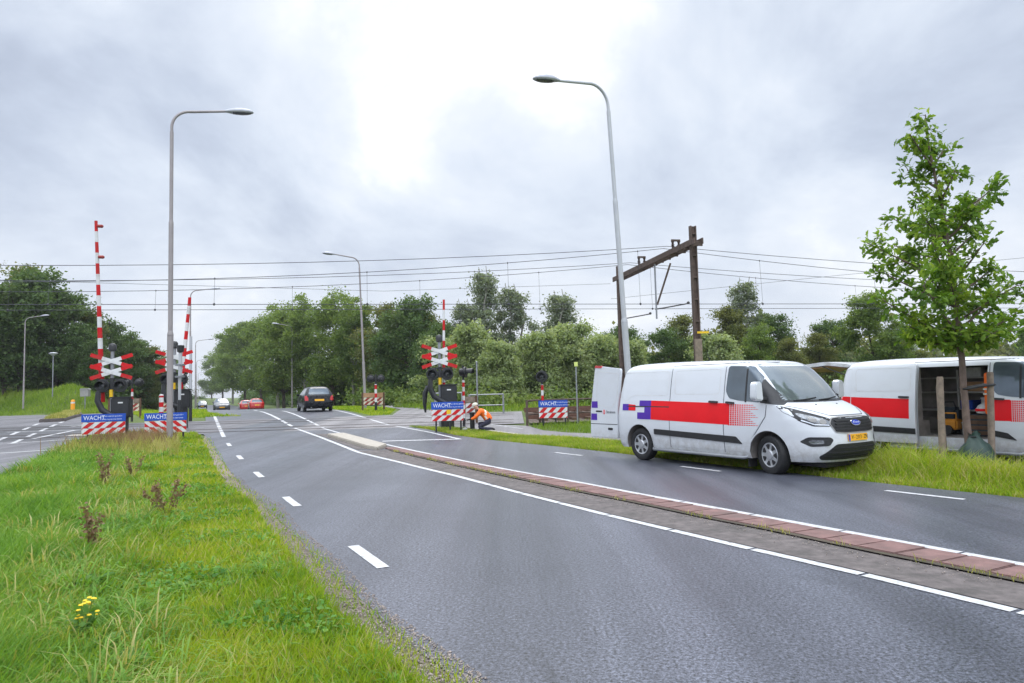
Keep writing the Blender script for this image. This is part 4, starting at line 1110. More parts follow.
def wacht_board(loc, rz, label, w=1.24, lean=1.1, sticker=False, gap=.18, phase=0.):
    t = thing('warning_board', label, 'warning board', loc, rz, 'blue topped striped warning boards')
    stripe_board(t, w, gap, .40, 2, lean, .33, phase=phase)
    m = MB(); m.box(-w/2-.01, w/2+.01, -.018, .018, gap+.41, gap+.66); pn = m.build('blue_panel', 'sign_blue', t, bevel=.006)
    text('wacht_lettering', 'WACHT', .20, 'white_ink', pn, Matrix.Translation((-w/2+.05, -.0185, gap+.535)) @ FACE_NEGY, .001, 'LEFT', .82)
    text('small_lettering', 'tot het rode licht gedoofd is', .064, 'white_ink', pn, Matrix.Translation((-w/2+.58, -.0185, gap+.585)) @ FACE_NEGY, .001, 'LEFT', .80)
    text('small_lettering', 'er kan nog een trein komen', .064, 'white_ink', pn, Matrix.Translation((-w/2+.58, -.0185, gap+.485)) @ FACE_NEGY, .001, 'LEFT', .80)
    for x in (-w*.36, w*.08, w*.42):
        m = MB(); m.box(x-.03, x+.03, .02, .08, -.3, gap+.62); m.build('leg', 'black_metal', t, bevel=.004)
    if sticker:
        m = MB(); m.box(-.03, .12, -.0195, -.014, gap+.24, gap+.39); m.build('yellow_sticker', 'yellow', t)
    return t
def at_z(x, y, dz=0): return (x, y, T(x, y)+dz)
wacht_board(at_z(-13.55, 23.4, .06), math.radians(24), 'striped warning board with blue WACHT panel farthest left, below the tall boom', 1.26, 1.15)
wacht_board(at_z(-11.6, 23.6, .05), math.radians(20), 'striped warning board with blue WACHT panel behind the near lamp post', 1.26, -1.15)
wacht_board(at_z(-2.3, 24.6, .04), math.radians(8), 'striped warning board with blue WACHT panel and a yellow sticker', 1.10, 1.15, True, gap=.33)
wacht_board(at_z(1.47, 26.4, .10), math.radians(-6), 'striped warning board with blue WACHT panel below the single round lamp', 1.06, .9)
def timber_board(loc, rz, label, w=1.05, plank='plank', tint='cream', hgt=.75):
    t = thing('barrier_board', label, 'barrier board', loc, rz, 'timber framed striped boards beyond the tracks')
    stripe_board(t, w-.12, hgt-.42, .42, 2, 1.1, .34, tint, 'faded_red')
    m = MB(); m.box(-w/2+.05, w/2-.05, -.02, .02, hgt+.02, hgt+.26); m.build('top_plank', plank, t, bevel=.005)
    for x in (-w/2, w/2):
        m = MB(); m.box(x-.045, x+.045, -.03, .06, -.3, hgt+.29); m.build('leg', 'brown_wood', t, bevel=.006)
    return t
timber_board(at_z(-7.95, 40.1), math.radians(4), 'timber framed striped board at the foot of the mid lamp post', 1.2)
timber_board(at_z(-21.0, 38.2), math.radians(12), 'timber framed striped board behind the tall boom on the left', 1.55, 'wood')
timber_board(at_z(-17.6, 36.4), math.radians(12), 'timber framed striped board behind the near lamp post', 1.0, 'wood')
timber_board(at_z(-1.75, 28.6), math.radians(10), 'small striped board hidden behind the kneeling worker', .5, 'wood', 'sign_white', .8)

# ------------------------------------------------------------------ level crossing equipment
def zebra_post(t, h, r, z0=0., band=.28, name='striped_post', x=0, y=0, foot=.28):
    m = MB(); z = z0+foot; k = 0
    m.tube([(x,y,z0-.3),(x,y,z)], r*1.05, 12, 2)
    while z < h-.01:
        z1 = min(h, z+band); m.tube([(x,y,z),(x,y,z1)], r, 12, k % 2); z = z1; k += 1
    return m.build(name, ['sign_white', 'tile_red', 'black_metal'], t, 40)
def round_signal(t, x, z, rz=0., r=.22, name='signal_lamp', y=-.10):
    g = bpy.data.objects.new(name, None); COL.objects.link(g); g.parent = t; g.location = (x, y, z); g.rotation_euler = (0, 0, rz)
    m = MB(); m.lathe([(.02,.06),(r,.05),(r*1.04,.03),(r*1.04,-.01),(r,-.02),(r*.55,-.022)], 28, axis='y', cap=True); m.build('backing_disc', 'black_metal', g, 40)
    m = MB(); m.lathe([(r*.52,-.02),(r*.56,-.05),(r*.30,-.07),(.01,-.075)], 24, axis='y', cap=False); m.build('lens', 'lamp_under', g, 40)
    m = MB(); vs = []; n = 14
    for rr, d in ((r*.66,-.02),(r*.70,-.30)):
        for k in range(n+1):
            a = -.35+(PI+.7)*k/n
            vs.append((rr*math.cos(a), d if rr < r*.68 or True else d, rr*math.sin(a)))
    m.add(vs, [(k, k+1, n+2+k, n+1+k) for k in range(n)])
    m.build('hood', 'black_metal', g, 60)
    m = MB(); m.lathe([(r*.8,.05),(r*.7,.22),(r*.3,.26)], 20, axis='y'); m.build('lamp_housing', 'black_metal', g, 40)
    return g
def cross_boards(t, zc, s=1., mast_y=-.09):
    """two stacked saltires: white bars with red ends"""
    for k, z in enumerate((zc+.20*s, zc-.20*s)):
        for q, sg in enumerate((1, -1)):
            m = MB(); a = math.radians(18.5)*sg; c, n_ = math.cos(a), math.sin(a); L = .72*s; W = .068*s; yb = mast_y-.016*q-.034*k
            def quad(l0, l1): return [(l0*c+W*n_, z+l0*n_-W*c), (l1*c+W*n_, z+l1*n_-W*c), (l1*c-W*n_, z+l1*n_+W*c), (l0*c-W*n_, z+l0*n_+W*c)]
            m.prism(rounded(quad(-L, -L*.46), .02), yb-.012, yb, 1); m.prism(quad(-L*.46, L*.46), yb-.012, yb, 0); m.prism(rounded(quad(L*.46, L), .02), yb-.012, yb, 1)
            m.build('cross_board', ['sign_white', 'tile_red'], t)
def boom(t, p0, p1, r0, r1, bands, lamps=(), name='boom'):
    p0 = Vector(p0); p1 = Vector(p1); m = MB()
    for k in range(bands):
        a, b = k/bands, (k+1)/bands
        m.tube([p0.lerp(p1, a), p0.lerp(p1, b)], [r0+(r1-r0)*a, r0+(r1-r0)*b], 12, k % 2)
    o = m.build(name, ['tile_red', 'sign_white'], t, 40)
    for f in lamps:
        c = p0.lerp(p1, f); m = MB(); m.lathe([(.02,0),(.055,.02),(.06,.16),(.03,.2)], 12, axis='x', org=(c.x+.03, c.y-.03, c.z)); m.build('boom_lamp', 'faded_red', o, 40)
    return o
def crossing_signal(loc, rz, label, boom_to, bands, lamps, s=1., drive_side=1, back=False, counter=False):
    t = thing('crossing_signal', label, 'crossing signal', loc, rz, 'crossing signals with raised booms')
    m = MB(); m.tube([(0,0,-.3),(0,0,3.45*s)], .06, 12); m.build('mast', 'galv', t, 40)
    m = MB(); m.lathe([(.03,3.40*s),(.12,3.44*s),(.13,3.62*s),(.08,3.70*s),(.02,3.72*s)], 16); m.build('bell', 'black_metal', t, 40)
    cross_boards(t, 2.86*s, s)
    m = MB(); m.box(-.50*s, .50*s, -.05, .03, 2.36*s, 2.42*s); m.box(-.06, .06, -.08, .08, 1.95*s, 2.45*s); m.build('lamp_bracket', 'black_metal', t, bevel=.008)
    for x in (-.29*s, .29*s): round_signal(t, x, 2.16*s, math.radians(-4 if x < 0 else 6))
    m = MB(); m.tube([(.0,-.10,1.75*s),(.0,-.10,2.02*s)], .06, 10); m.build('yellow_label', 'yellow', t)
    d = drive_side
    m = MB(); m.box(.02 if d > 0 else -.62, .62 if d > 0 else -.02, -.26, .22, 1.0*s, 1.72*s); dr = m.build('drive_box', 'black_metal', t, bevel=.04)
    m = MB(); m.box(.0 if d > 0 else -.64, .64 if d > 0 else .0, -.28, .24, 1.72*s, 1.76*s); m.build('lid', 'black_metal', dr, bevel=.01)
    m = MB(); m.box(.25 if d > 0 else -.4, .4 if d > 0 else -.25, -.272, -.26, 1.52*s, 1.57*s); m.build('maker_plate', 'sign_white', dr)
    m = MB(); m.box(.06 if d > 0 else -.50, .50 if d > 0 else -.06, -.2, .18, -.3, 1.02*s); m.box(-.1 if d > 0 else -.66, .66 if d > 0 else .1, -.3, .28, -.3, .08); m.build('pedestal', 'black_metal', t, bevel=.03)
    m = MB(); pts = [(-.34*d,-.30,1.96*s),(-.36*d,-.30,1.62*s),(-.22*d,-.31,1.30*s),(.02*d,-.32,1.12*s),(.24*d,-.32,1.02*s)]
    m.tube(pts, [.085,.10,.105,.10,.08], 12); m.build('boom_arm', 'black_metal', t, 50)
    if counter:
        m = MB(); pts = [(-.30,-.05,1.70*s),(-.46,-.02,1.66*s),(-.56,0,1.42*s),(-.58,.0,1.0*s),(-.55,0,.68*s)]
        m.tube(pts, [.05,.085,.10,.07,.035], 10); m.build('counterweight', 'black_metal', t, 50)
    boom(t, boom_to[0], boom_to[1], boom_to[2], boom_to[3], bands, lamps)
    m = MB()
    for k in range(6): m.box(-.28*d-.02, -.28*d+.02, -.34, -.30, 1.6*s+k*.05, 1.62*s+k*.05)
    m.build('hinge_bolts', 'galv', t)
    return t
crossing_signal(at_z(-13.86, 24.4, -.24), math.radians(16), 'crossing signal with crosses and the tallest raised boom, far left', ((-.32,.10,1.5),(-.50,-.3,7.75),.092,.05), 17, (.80,.97), .95)
crossing_signal(at_z(-2.72, 26.3, -.06), math.radians(6), 'crossing signal with crosses behind the board with yellow sticker', ((.14,.25,1.35),(.20,.4,4.9),.055,.042), 9, (), .95, 1, False, True)
crossing_signal(at_z(-13.72, 28.6, -.18), math.radians(18), 'crossing signal behind the near lamp post with a shorter boom leaning right', ((.24,-.05,1.7),(.56,-.1,5.5),.085,.06), 11, (), 1.0, 1)
t = thing('warning_bell_post', 'pale pipe post with black bell top right of the near lamp post', 'bell post', at_z(-12.75, 27.0))
m = MB(); m.tube([(0,0,-.2),(0,0,1.2)], .07, 10); m.build('foot', 'black_metal', t, 40)
m = MB(); m.tube([(0,0,1.2),(0,0,2.0),(.03,-.02,2.4),(.02,0,3.0)], [.05,.06,.075,.06], 12); m.build('pipe', 'pale_pole', t, 40)
m = MB(); m.lathe([(.05,3.0),(.12,3.04),(.14,3.28),(.05,3.3)], 16, org=(.02,0,0)); m.build('bell', 'black_metal', t, 40)
for z in (2.05, 2.5):
    m = MB(); m.box(-.14,.18,-.12,.06,z,z+.07); m.build('bracket', 'galv', t, bevel=.01)
t = thing('striped_bollard', 'thick red and white striped bollard left of the near lamp post', 'bollard', at_z(-12.65, 25.4)); zebra_post(t, 1.42, .075, 0, .17, foot=.5)
m = MB(); m.lathe([(.074,1.42),(.06,1.46),(.01,1.47)], 14); m.build('cap', 'sign_white', t, 40)
def lamp_post(loc, rz, label, h, r, twin, foot=.28, band=.2, lr=.2):
    t = thing('signal_post', label, 'signal post', loc, rz, 'red and white striped signal posts')
    zebra_post(t, h, r, 0, band, foot=foot)
    m = MB(); m.tube([(0,0,h-.02),(0,0,h+.55)], r*.8, 10)
    if twin: m.box(-.42, .42, -.04, .04, h+.26, h+.34)
    m.build('lamp_bracket', 'black_metal', t)
    for x in ((-.27, .27) if twin else (0,)): round_signal(t, x, h+.30, 0, lr)
    return t
lamp_post(at_z(-18.5, 34.3), math.radians(190), 'striped signal post between the tall boom and its neighbour', 1.55, .05, True, .4)
lamp_post(at_z(1.12, 27.2), math.radians(-8), 'striped signal post with one round lamp above the right warning board', 1.52, .05, False, .3, .2, .22)
lamp_post(at_z(-7.72, 39.7), math.radians(184), 'striped signal post with twin lamps before the timber board', 1.5, .07, True, .5, .24, .22)
lamp_post(at_z(-1.9, 27.0), math.radians(75), 'striped signal post just right of the crosses by the worker', 1.75, .05, False, .3, .17, .2)
# a second saltire on its own mast, right of the near lamp post
t = thing('crossing_mast', 'black and white mast below the shorter raised boom', 'mast', at_z(-15.3, 33.5)); m = MB(); m.tube([(0,0,1.2),(0,0,4.)], .06, 10); m.build('mast', 'pale_pole', t, 40)
m = MB(); m.tube([(0,0,-.2),(0,0,1.25)], .075, 10); m.build('foot', 'black_metal', t, 40)
# short dark post beside the worker, slim poles
t = thing('dark_bollard', 'short dark bollard in front of the kneeling worker', 'bollard', at_z(-1.47, 25.05))
m = MB(); m.lathe([(.085,-.2),(.085,.56),(.10,.57),(.10,.63),(.03,.65)], 14); m.build('post', 'black_metal', t, 40)
m = MB(); m.box(-.12,.12,-.12,.12,0,.05); m.build('foot_plate', 'galv', t, bevel=.01)
t = thing('sign_post', 'slim post with a small pale square sign left of the open van door', 'sign post', at_z(2.37, 26.4))
m = MB(); m.tube([(0,0,-.3),(0,0,2.25)], .028, 8); m.build('post', 'galv', t, 40)
m = MB(); m.box(-.075,.075,-.045,-.03,2.18,2.36); m.build('sign_panel', 'lime', t, bevel=.01)
t = thing('thin_pole', 'thin grey pole behind the kneeling worker', 'pole', at_z(-1.6, 31.4)); m = MB(); m.tube([(0,0,-.3),(0,0,2.45)], .035, 8); m.build('post', 'galv', t, 40)
m = MB(); m.lathe([(.04,2.42),(.05,2.48),(.02,2.52)], 8); m.build('cap', 'galv', t, 40)
# rusty rail fence beside the track, metal gates beyond
def rail_fence(pts, label, name='rail_fence', hgt=.95, rails=2, r=.032, mat='rust'):
    x0, y0 = pts[0]; t = thing(name, label, 'fence', at_z(x0, y0))
    P_ = [Vector((x-x0, y-y0, T(x, y)-T(x0, y0))) for x, y in pts]
    for p in P_:
        m = MB(); m.bar(p+Vector((0,0,-.3)), p+Vector((0,0,hgt)), .09, .07); m.build('post', mat, t, bevel=.006)
    for k in range(rails):
        h = hgt*(1-.03)-(hgt*.55)*k
        m = MB(); m.tube([p+Vector((0,-.02,h)) for p in P_], r, 8); m.build('rail', mat, t, 40)
rail_fence([(.5,26.7),(1.0,27.3),(2.1,27.5),(2.5,27.6),(4.3,27.9),(6.2,28.3)], 'rusty low rail fence behind the right warning board')
rail_fence([(-2.15,34.6),(-.5,34.9)], 'low metal gate frame on the grass behind the worker', 'metal_gate', .95, 2, .03, 'galv')
rail_fence([(-3.7,33.4),(-2.45,33.8)], 'low metal rail beside the crosses behind the worker', 'metal_railing', 1.1, 2, .03, 'galv')
# ------------------------------------------------------------------ overhead line
EX = Vector((math.cos(TA), math.sin(TA), 0)); EN = Vector((-math.sin(TA), math.cos(TA), 0))
t = thing('catenary_portal', 'rusty steel portal carrying the overhead wires above the tracks', 'catenary portal', (7.5, 28.5, T(7.5, 28.5)))
near = Vector((0,0,0)); far = Vector((5.72-7.5, 36.8-28.5, 0)); along = far.normalized(); side_ = Vector((along.y, -along.x, 0))
def hpole(base, h, w):
    m = MB()
    for s_ in (-1, 1): m.bar(base+side_*(s_*w*.42)+Vector((0,0,-.5)), base+side_*(s_*w*.42)+Vector((0,0,h)), .05, w*.7, up=along)
    m.bar(base+Vector((0,0,-.5)), base+Vector((0,0,h-.01)), w*.80, .03, up=along)
    z = .3
    while z < h: m.box(base.x-w*.43, base.x+w*.43, base.y-.09, base.y+.09, z, z+.07); z += .9
    return m
hpole(near, 7.85, .25).build('post', 'rust', t); hpole(far, 7.7, .25).build('post', 'rust', t)
m = MB()
for s_ in (-1, 1): m.bar(near-along*.5+side_*(s_*.18)+Vector((0,0,7.15)), far+along*.45+side_*(s_*.18)+Vector((0,0,7.05)), .05, .24)
k = -.4
while k < far.length+.4: m.bar(near+along*k-side_*.2+Vector((0,0,7.05)), near+along*k+side_*.2+Vector((0,0,7.05)), .06, .20); k += .75
m.build('cross_beam', 'rust', t)
INS = []
for q in (1.6, 5.4):
    c = near+along*q
    for s_ in (-.14, .14):
        m = MB(); m.tube([c+side_*s_+Vector((0,0,7.2)), c+side_*s_+Vector((0,0,7.5)), c+side_*s_+Vector((0,0,7.56))], [.05,.05,.08], 8); m.lathe([(.03,7.3),(.09,7.33),(.03,7.36),(.09,7.40),(.03,7.43)], 10, org=tuple(c+side_*s_)); m.build('insulator', 'insul', t, 40)
    m = MB(); m.bar(c-side_*.2+Vector((0,0,7.6)), c+side_*.2+Vector((0,0,7.6)), .08, .08); m.build('insulator_bridge', 'rust', t)
c = near+along*4.0
m = MB(); m.tube([c+side_*.05+Vector((0,0,7.0)), c+side_*.05+Vector((0,0,4.45))], .04, 10); m.build('drop_tube', 'galv', t, 40)
m = MB(); m.tube([c+along*-.3+side_*.7+Vector((0,0,7.0)), c+side_*.1+Vector((0,0,5.1))], .045, 8); m.build('strut', 'rust', t, 40)
for q, z, L in ((4.0, 4.95, 1.5), (8.4, 4.95, 1.5)):
    c2 = near+along*q
    m = MB(); m.tube([c2+Vector((0,0,z-.05)), c2+EX*L*.25+Vector((0,0,z)), c2+EX*L+EN*-.3+Vector((0,0,z+.18))], .03, 8); m.lathe([(.02,0),(.07,.04),(.07,.1),(.02,.14)], 8, org=tuple(c2+EX*L+EN*-.3+Vector((0,0,z+.14)))); m.build('steady_arm', 'black_metal', t, 40)
m = MB(); m.box(-.17, .12, -.30, -.22, 1.9, 3.2); m.build('cabinet', 'wood', t, bevel=.01)
m = MB(); m.box(-.05, .42, -.26, -.245, 3.42, 3.5); m.build('yellow_tag', 'yellow', t)
def wire(u, zf, label, r=.013, v0=-75, v1=75, drop=None, name='overhead_wire'):
    pts = []
    for v in np.arange(v0, v1+.1, 2.5):
        p = EX*float(v)+EN*float(u); pts.append((p.x, p.y, zf(float(v))))
    m = MB(); m.tube(pts, r, 5); o = m.build(name, 'wire'); tag(o, label, 'wire', 'overhead wires'); return o
def cat(zt, D, L=28., v0=12.5):
    def f(v):
        q = (v-v0) % (2*L); q = min(q, 2*L-q); return zt-D*(1-(1-q/L)**2)
    return f
WN, WF = 28.75, 33.25
wire(WN, lambda v: 5.13, 'lower contact wire of the nearer track')
wire(WF, lambda v: 5.45, 'lower contact wire of the farther track')
fB = cat(7.6, 1.63); fD = cat(7.7, 1.45)
w1 = wire(WN+.1, fB, 'sagging messenger wire with droppers over the nearer track'); w2 = wire(WF+.1, fD, 'sagging messenger wire with droppers over the farther track')
wire(WN-.3, cat(7.62, 1.1), 'topmost bare wire sagging over the nearer track'); wire(WF-.3, cat(7.72, 1.05), 'topmost bare wire sagging over the farther track')
for w_, f, zc, u, st in ((w1, fB, 5.13, WN, 1.7), (w2, fD, 5.45, WF, 4.1)):
    v = -60+st
    while v < 62:
        p = EX*v+EN*u; q = EX*v+EN*(u+.1)
        if f(v)-zc > .35:
            m = MB(); m.tube([(p.x, p.y, zc), (q.x, q.y, f(v))], .006, 4); m.lathe([(.01,-.05),(.045,-.02),(.045,.03),(.01,.06)], 6, org=(p.x, p.y, zc)); m.lathe([(.01,-.04),(.035,0),(.01,.04)], 6, org=(q.x, q.y, f(v))); m.build('dropper', 'wire', w_)
        v += 5.8
wr = MB(); a = Vector((5.3, 36.5, 5.6)); wr.tube([(5.25, 36.8, 7.0), (-6, 33, 6.35), (-24, 24, 6.1)], .008, 4); tag(wr.build('overhead_wire', 'wire'), 'thin slanting stay wire from the far portal post to the left', 'wire', 'overhead wires')
wr = MB(); wr.tube([(5.25, 36.8, 6.2), (16, 34.2, 6.75), (30, 33, 7.6)], .008, 4); tag(wr.build('overhead_wire', 'wire'), 'thin slanting stay wire rising right from the far portal post', 'wire', 'overhead wires')
# ------------------------------------------------------------------ foliage
def leaf_quads(C, size, rs, flat=.35, droop=0.):
    """pointed leaf quads at centres C (n,3)"""
    n = len(C); rs_ = rs
    d = rs_.normal(size=(n, 3)); d[:, 2] = d[:, 2]*.6-droop; d /= np.linalg.norm(d, axis=1, keepdims=True)
    q = rs_.normal(size=(n, 3)); q[:, 2] += flat; q -= d*(q*d).sum(1, keepdims=True); q /= np.linalg.norm(q, axis=1, keepdims=True)+1e-9
    s = np.cross(d, q); L = size*(.65+.7*rs_.random((n, 1))); W = L*(.30+.16*rs_.random((n, 1)))
    V = np.empty((n, 4, 3)); V[:, 0] = C-d*L*.5; V[:, 1] = C+s*W-d*L*.05; V[:, 2] = C+d*L*.5; V[:, 3] = C-s*W-d*L*.05
    V[:, 1] += q*L*.08; V[:, 3] += q*L*.08
    return V.reshape(-1, 3), np.arange(4*n).reshape(n, 4)

def limb_tree(h, crown_r, crown_lo, shape, n_limb, n_clump, n_leaf, leaf, clump_r, rs, trunk_r, lean=0., droop=0., flat=.35, stems=1):
    """returns trunk MB, leaf V,F. shape(t)->relative crown radius for t in 0..1 up the crown"""
    mb = MB(); C = []
    for st in range(stems):
        ox, oy = (0, 0) if stems == 1 else (rs.normal()*crown_r*.16, rs.normal()*crown_r*.16)
        pts = []; k = 7; wob = rs.normal(size=(k+1, 2))*.02*h
        for i in range(k+1):
            t = i/k; pts.append((ox+wob[i, 0]*t*1.2+lean*t*t+ox*t, oy+wob[i, 1]*t*1.2+oy*t, h*.96*t-.15))
        mb.tube(pts, [trunk_r*(1-.86*i/k) for i in range(k+1)], 8)
        P = np.array(pts)
        for j in range(n_limb//stems):
            t = crown_lo+(1-crown_lo)*((j+rs.random())/(n_limb//stems)); t = min(t, .97)
            tt = (t-crown_lo)/(1-crown_lo)
            base_t = max(crown_lo*.75, t-.10-.16*rs.random())
            b = np.array([np.interp(base_t, np.linspace(0, 1, k+1), P[:, c]) for c in range(3)])
            a = rs.random()*2*PI+j*2.4; R = crown_r*shape(tt)*(.55+.6*rs.random())
            e = np.array([np.interp(t, np.linspace(0, 1, k+1), P[:, c]) for c in range(3)])+np.array([R*math.cos(a), R*math.sin(a), rs.normal()*.03*h])
            mid = (b+e)/2+np.array([0, 0, .05*h*(rs.random()-.2)])
            mb.tube([tuple(b), tuple(mid), tuple(e)], [trunk_r*.30*(1-.6*t), trunk_r*.18*(1-.5*t), .008], 5)
            for q in range(max(1, n_clump//n_limb)):
                f = .35+.65*rs.random()**.6
                c = b*(1-f)**2+mid*2*f*(1-f)+e*f*f
                C.append(c+rs.normal(size=3)*clump_r*np.array([.9, .9, .6]))
    C = np.array(C); C = C[C[:, 2] > .05*h]
    w = rs.random(len(C))**1.3+.15; w /= w.sum()
    idx = rs.choice(len(C), n_leaf, p=w)
    cs = clump_r*(.55+.7*rs.random(len(C)))
    off = rs.normal(size=(n_leaf, 3))*(cs[idx, None])*np.array([.75, .75, .52])
    Q = C[idx]+off
    Q[:, 2] -= droop*np.abs(off[:, 0])*.6
    V, F = leaf_quads(Q, leaf, rs, flat, droop)
    return mb, V, F

def tree_proto(name, label, cat, group, lm, bark, **kw):
    rs = np.random.default_rng(kw.pop('seed'))
    t = thing(name, label, cat, (0, 0, -50), 0, group)
    mb, V, F = limb_tree(rs=rs, **kw)
    mb.build('trunk', bark, t, 50)
    o = np_obj('crown', V, F, lm, t)
    return t
round_ = lambda t: math.sin(PI*min(1, .12+.86*t))**.6
cone_ = lambda t: (1-t)**.7*.9+.12
tall_ = lambda t: (math.sin(PI*min(1, .1+.88*t))**.7)*(1-.35*t)
bush_ = lambda t: math.sqrt(max(0, 1-t*t*.85))
plume_ = lambda t: (1-t)**.55*.95+.10
H0 = 10.
PROTO = {}
def pro(key, name, lm, bark, **kw): PROTO[key] = (name, lm, bark, kw)
pro('dark', 'leafy_tree', 'l_dark', 'bark', h=10, crown_r=3.3, crown_lo=.16, shape=round_, n_limb=40, n_clump=120, n_leaf=21000, leaf=.21, clump_r=.62, trunk_r=.24)
pro('dark2', 'leafy_tree', 'l_olive', 'bark', h=10, crown_r=3.0, crown_lo=.14, shape=tall_, n_limb=40, n_clump=120, n_leaf=20000, leaf=.20, clump_r=.55, trunk_r=.22)
pro('road', 'roadside_tree', 'l_road', 'bark', h=10, crown_r=2.5, crown_lo=.24, shape=round_, n_limb=38, n_clump=114, n_leaf=20000, leaf=.185, clump_r=.50, trunk_r=.15)
pro('road2', 'roadside_tree', 'l_road', 'pale_bark', h=10, crown_r=2.2, crown_lo=.30, shape=tall_, n_limb=36, n_clump=140, n_leaf=17000, leaf=.175, clump_r=.48, trunk_r=.14)
pro('poplar', 'poplar_tree', 'l_poplar', 'pale_bark', h=10, crown_r=1.5, crown_lo=.12, shape=tall_, n_limb=46, n_clump=150, n_leaf=13000, leaf=.15, clump_r=.34, trunk_r=.14, stems=2)
pro('willow', 'willow_bush', 'l_willow', 'bark', h=10, crown_r=3.3, crown_lo=.06, shape=plume_, n_limb=60, n_clump=240, n_leaf=24000, leaf=.36, clump_r=.72, trunk_r=.3, droop=.25, stems=3)
TREES = [
 # kind, x, y, height, label
 ('dark',-49.5,71,13.2,'tallest dark tree on the grass bank at the left edge'),
 ('dark2',-53,76,14.6,'dark tree partly cut off by the left edge of the photo'),
 ('dark',-48.,74,11.6,'broad dark tree second from the left on the bank'),
 ('dark2',-46.4,76,9.6,'dark olive tree on the bank behind the slim street lamp'),
 ('dark',-45.2,79,9.6,'dark tree on the bank left of the tall raised boom'),
 ('dark',-45.4,84,9.6,'dark tree directly behind the tall raised boom'),
 ('dark2',-43.8,85,8.6,'small olive tree between the tall boom and the near lamp post'),
 ('dark',-50.5,70,9.6,'low dark tree at the front of the bank beside the left edge'),
 ('dark',-43.5,71.5,6.6,'low round dark tree on the bank behind the path lamp'),
 ('dark',-46.5,95,8.2,'farthest dark tree behind the near lamp post'),
 ('road',-72.5,150,11.0,'distant roadside tree left of the far street lamps'),
 ('road',-64.0,130,10.5,'distant tree just left of the second far street lamp'),
 ('dark',-10.0,67,10.8,'wide dark tree behind the mid street lamp'),
 ('dark2',-13.4,73,11.2,'olive tree left of the mid street lamp'),
 ('dark',-6.9,62,7.6,'dark tree left of the crosses by the worker'),
 ('dark2',-8.2,70,9.6,'olive tree whose top is right of the mid street lamp'),
 ('road2',-17.4,77,12.2,'tall loose tree with a wispy top left of the mid lamp'),
 ('road',-20.6,81,14.0,'tallest roadside tree above the dark hatchback'),
 ('road2',-25.3,86,14.2,'tall tree with visible pale trunk left of the dark hatchback'),
 ('road',-29.2,90,14.0,'broad roadside tree above the red cars'),
 ('road2',-34.6,104,15.6,'roadside tree with bare trunk behind the red cars'),
 ('road',-44.6,125,17.0,'roadside tree left of the red cars'),
 ('road',-62.5,165,20.5,'roadside tree above the silver car'),
 ('road2',-79.4,200,21.4,'roadside tree right of the far street lamps'),
 ('road',-107.,260,22.7,'roadside tree second to last in the far row'),
 ('road',-145.,340,24.,'smallest roadside tree at the end of the far row'),
 ('dark',-16.0,84,9.0,'dark tree filling the gap behind the dark hatchback'),
 ('dark',-23.0,98,9.5,'dark low tree behind the red cars and the hatchback'),
 ('poplar',-2.7,72,15.2,'tallest grey green poplar right of the crosses'),
 ('poplar',1.1,74,13.4,'grey green poplar second from the tallest one'),
 ('poplar',-3.9,70,11.2,'slim grey poplar nearest the crosses'),
 ('poplarwide',5.6,80,13.8,'lone grey poplar left of the far portal post'),
 ('dark2',-6.6,77,9.2,'thin olive tree seen behind the boom by the worker'),
 ('willow',-2.5,50,5.2,'pale willow bush right above the kneeling worker'),
 ('willow',-.6,47,3.9,'low pale willow bush left of the single round lamp'),
 ('willow',2.0,50,4.6,'pale willow bush behind the single round lamp'),
 ('willow',4.1,52,5.3,'tallest pale willow bush left of the pale street lamp'),
 ('willow',5.9,49,4.3,'pale willow bush behind the open rear van door'),
 ('willow',-5.2,56,4.8,'pale willow bush behind the crosses'),
 ('willow',8.2,49,4.0,'pale willow bush between the portal posts'),
 ('dark',10.2,66,7.3,'round dark tree behind the portal beam'),
 ('dark',13.2,60,6.4,'dark tree left of the near portal post'),
 ('dark2',16.9,68,8.4,'olive tree right behind the near portal post'),
 ('poplar',18.7,58,10.4,'tall blue grey tree right of the near portal post'),
 ('dark2',16.9,56,7.6,'dark tree crowding the near portal post'),
 ('dark',22.0,60,7.5,'round dark tree above the front of the parked van'),
 ('willow',13.4,46,4.0,'pale bush above the roof of the parked van'),
 ('road',17.6,50,5.4,'bright green bush above the windscreen of the parked van'),
 ('dark2',24.9,57,5.3,'low olive tree behind the raised tailgate'),
 ('dark',30.0,66,7.4,'dark tree left of the tall tree by the oak'),
 ('road',26.5,52,7.9,'loose tall tree left of the young oak'),
 ('road2',27.8,51,5.8,'shorter green tree between the loose tree and the oak'),
 ('dark2',32.6,58,4.8,'low olive tree peeping out left of the oak'),
 ('dark2',20.6,52,4.6,'low olive bush behind the parked van roof'),
 ('dark',47.5,64,5.6,'low dark tree right of the oak at the edge of the photo'),
 ('road',55.,75,5.6,'low green tree at the right edge above the open van'),
]
_made = {}
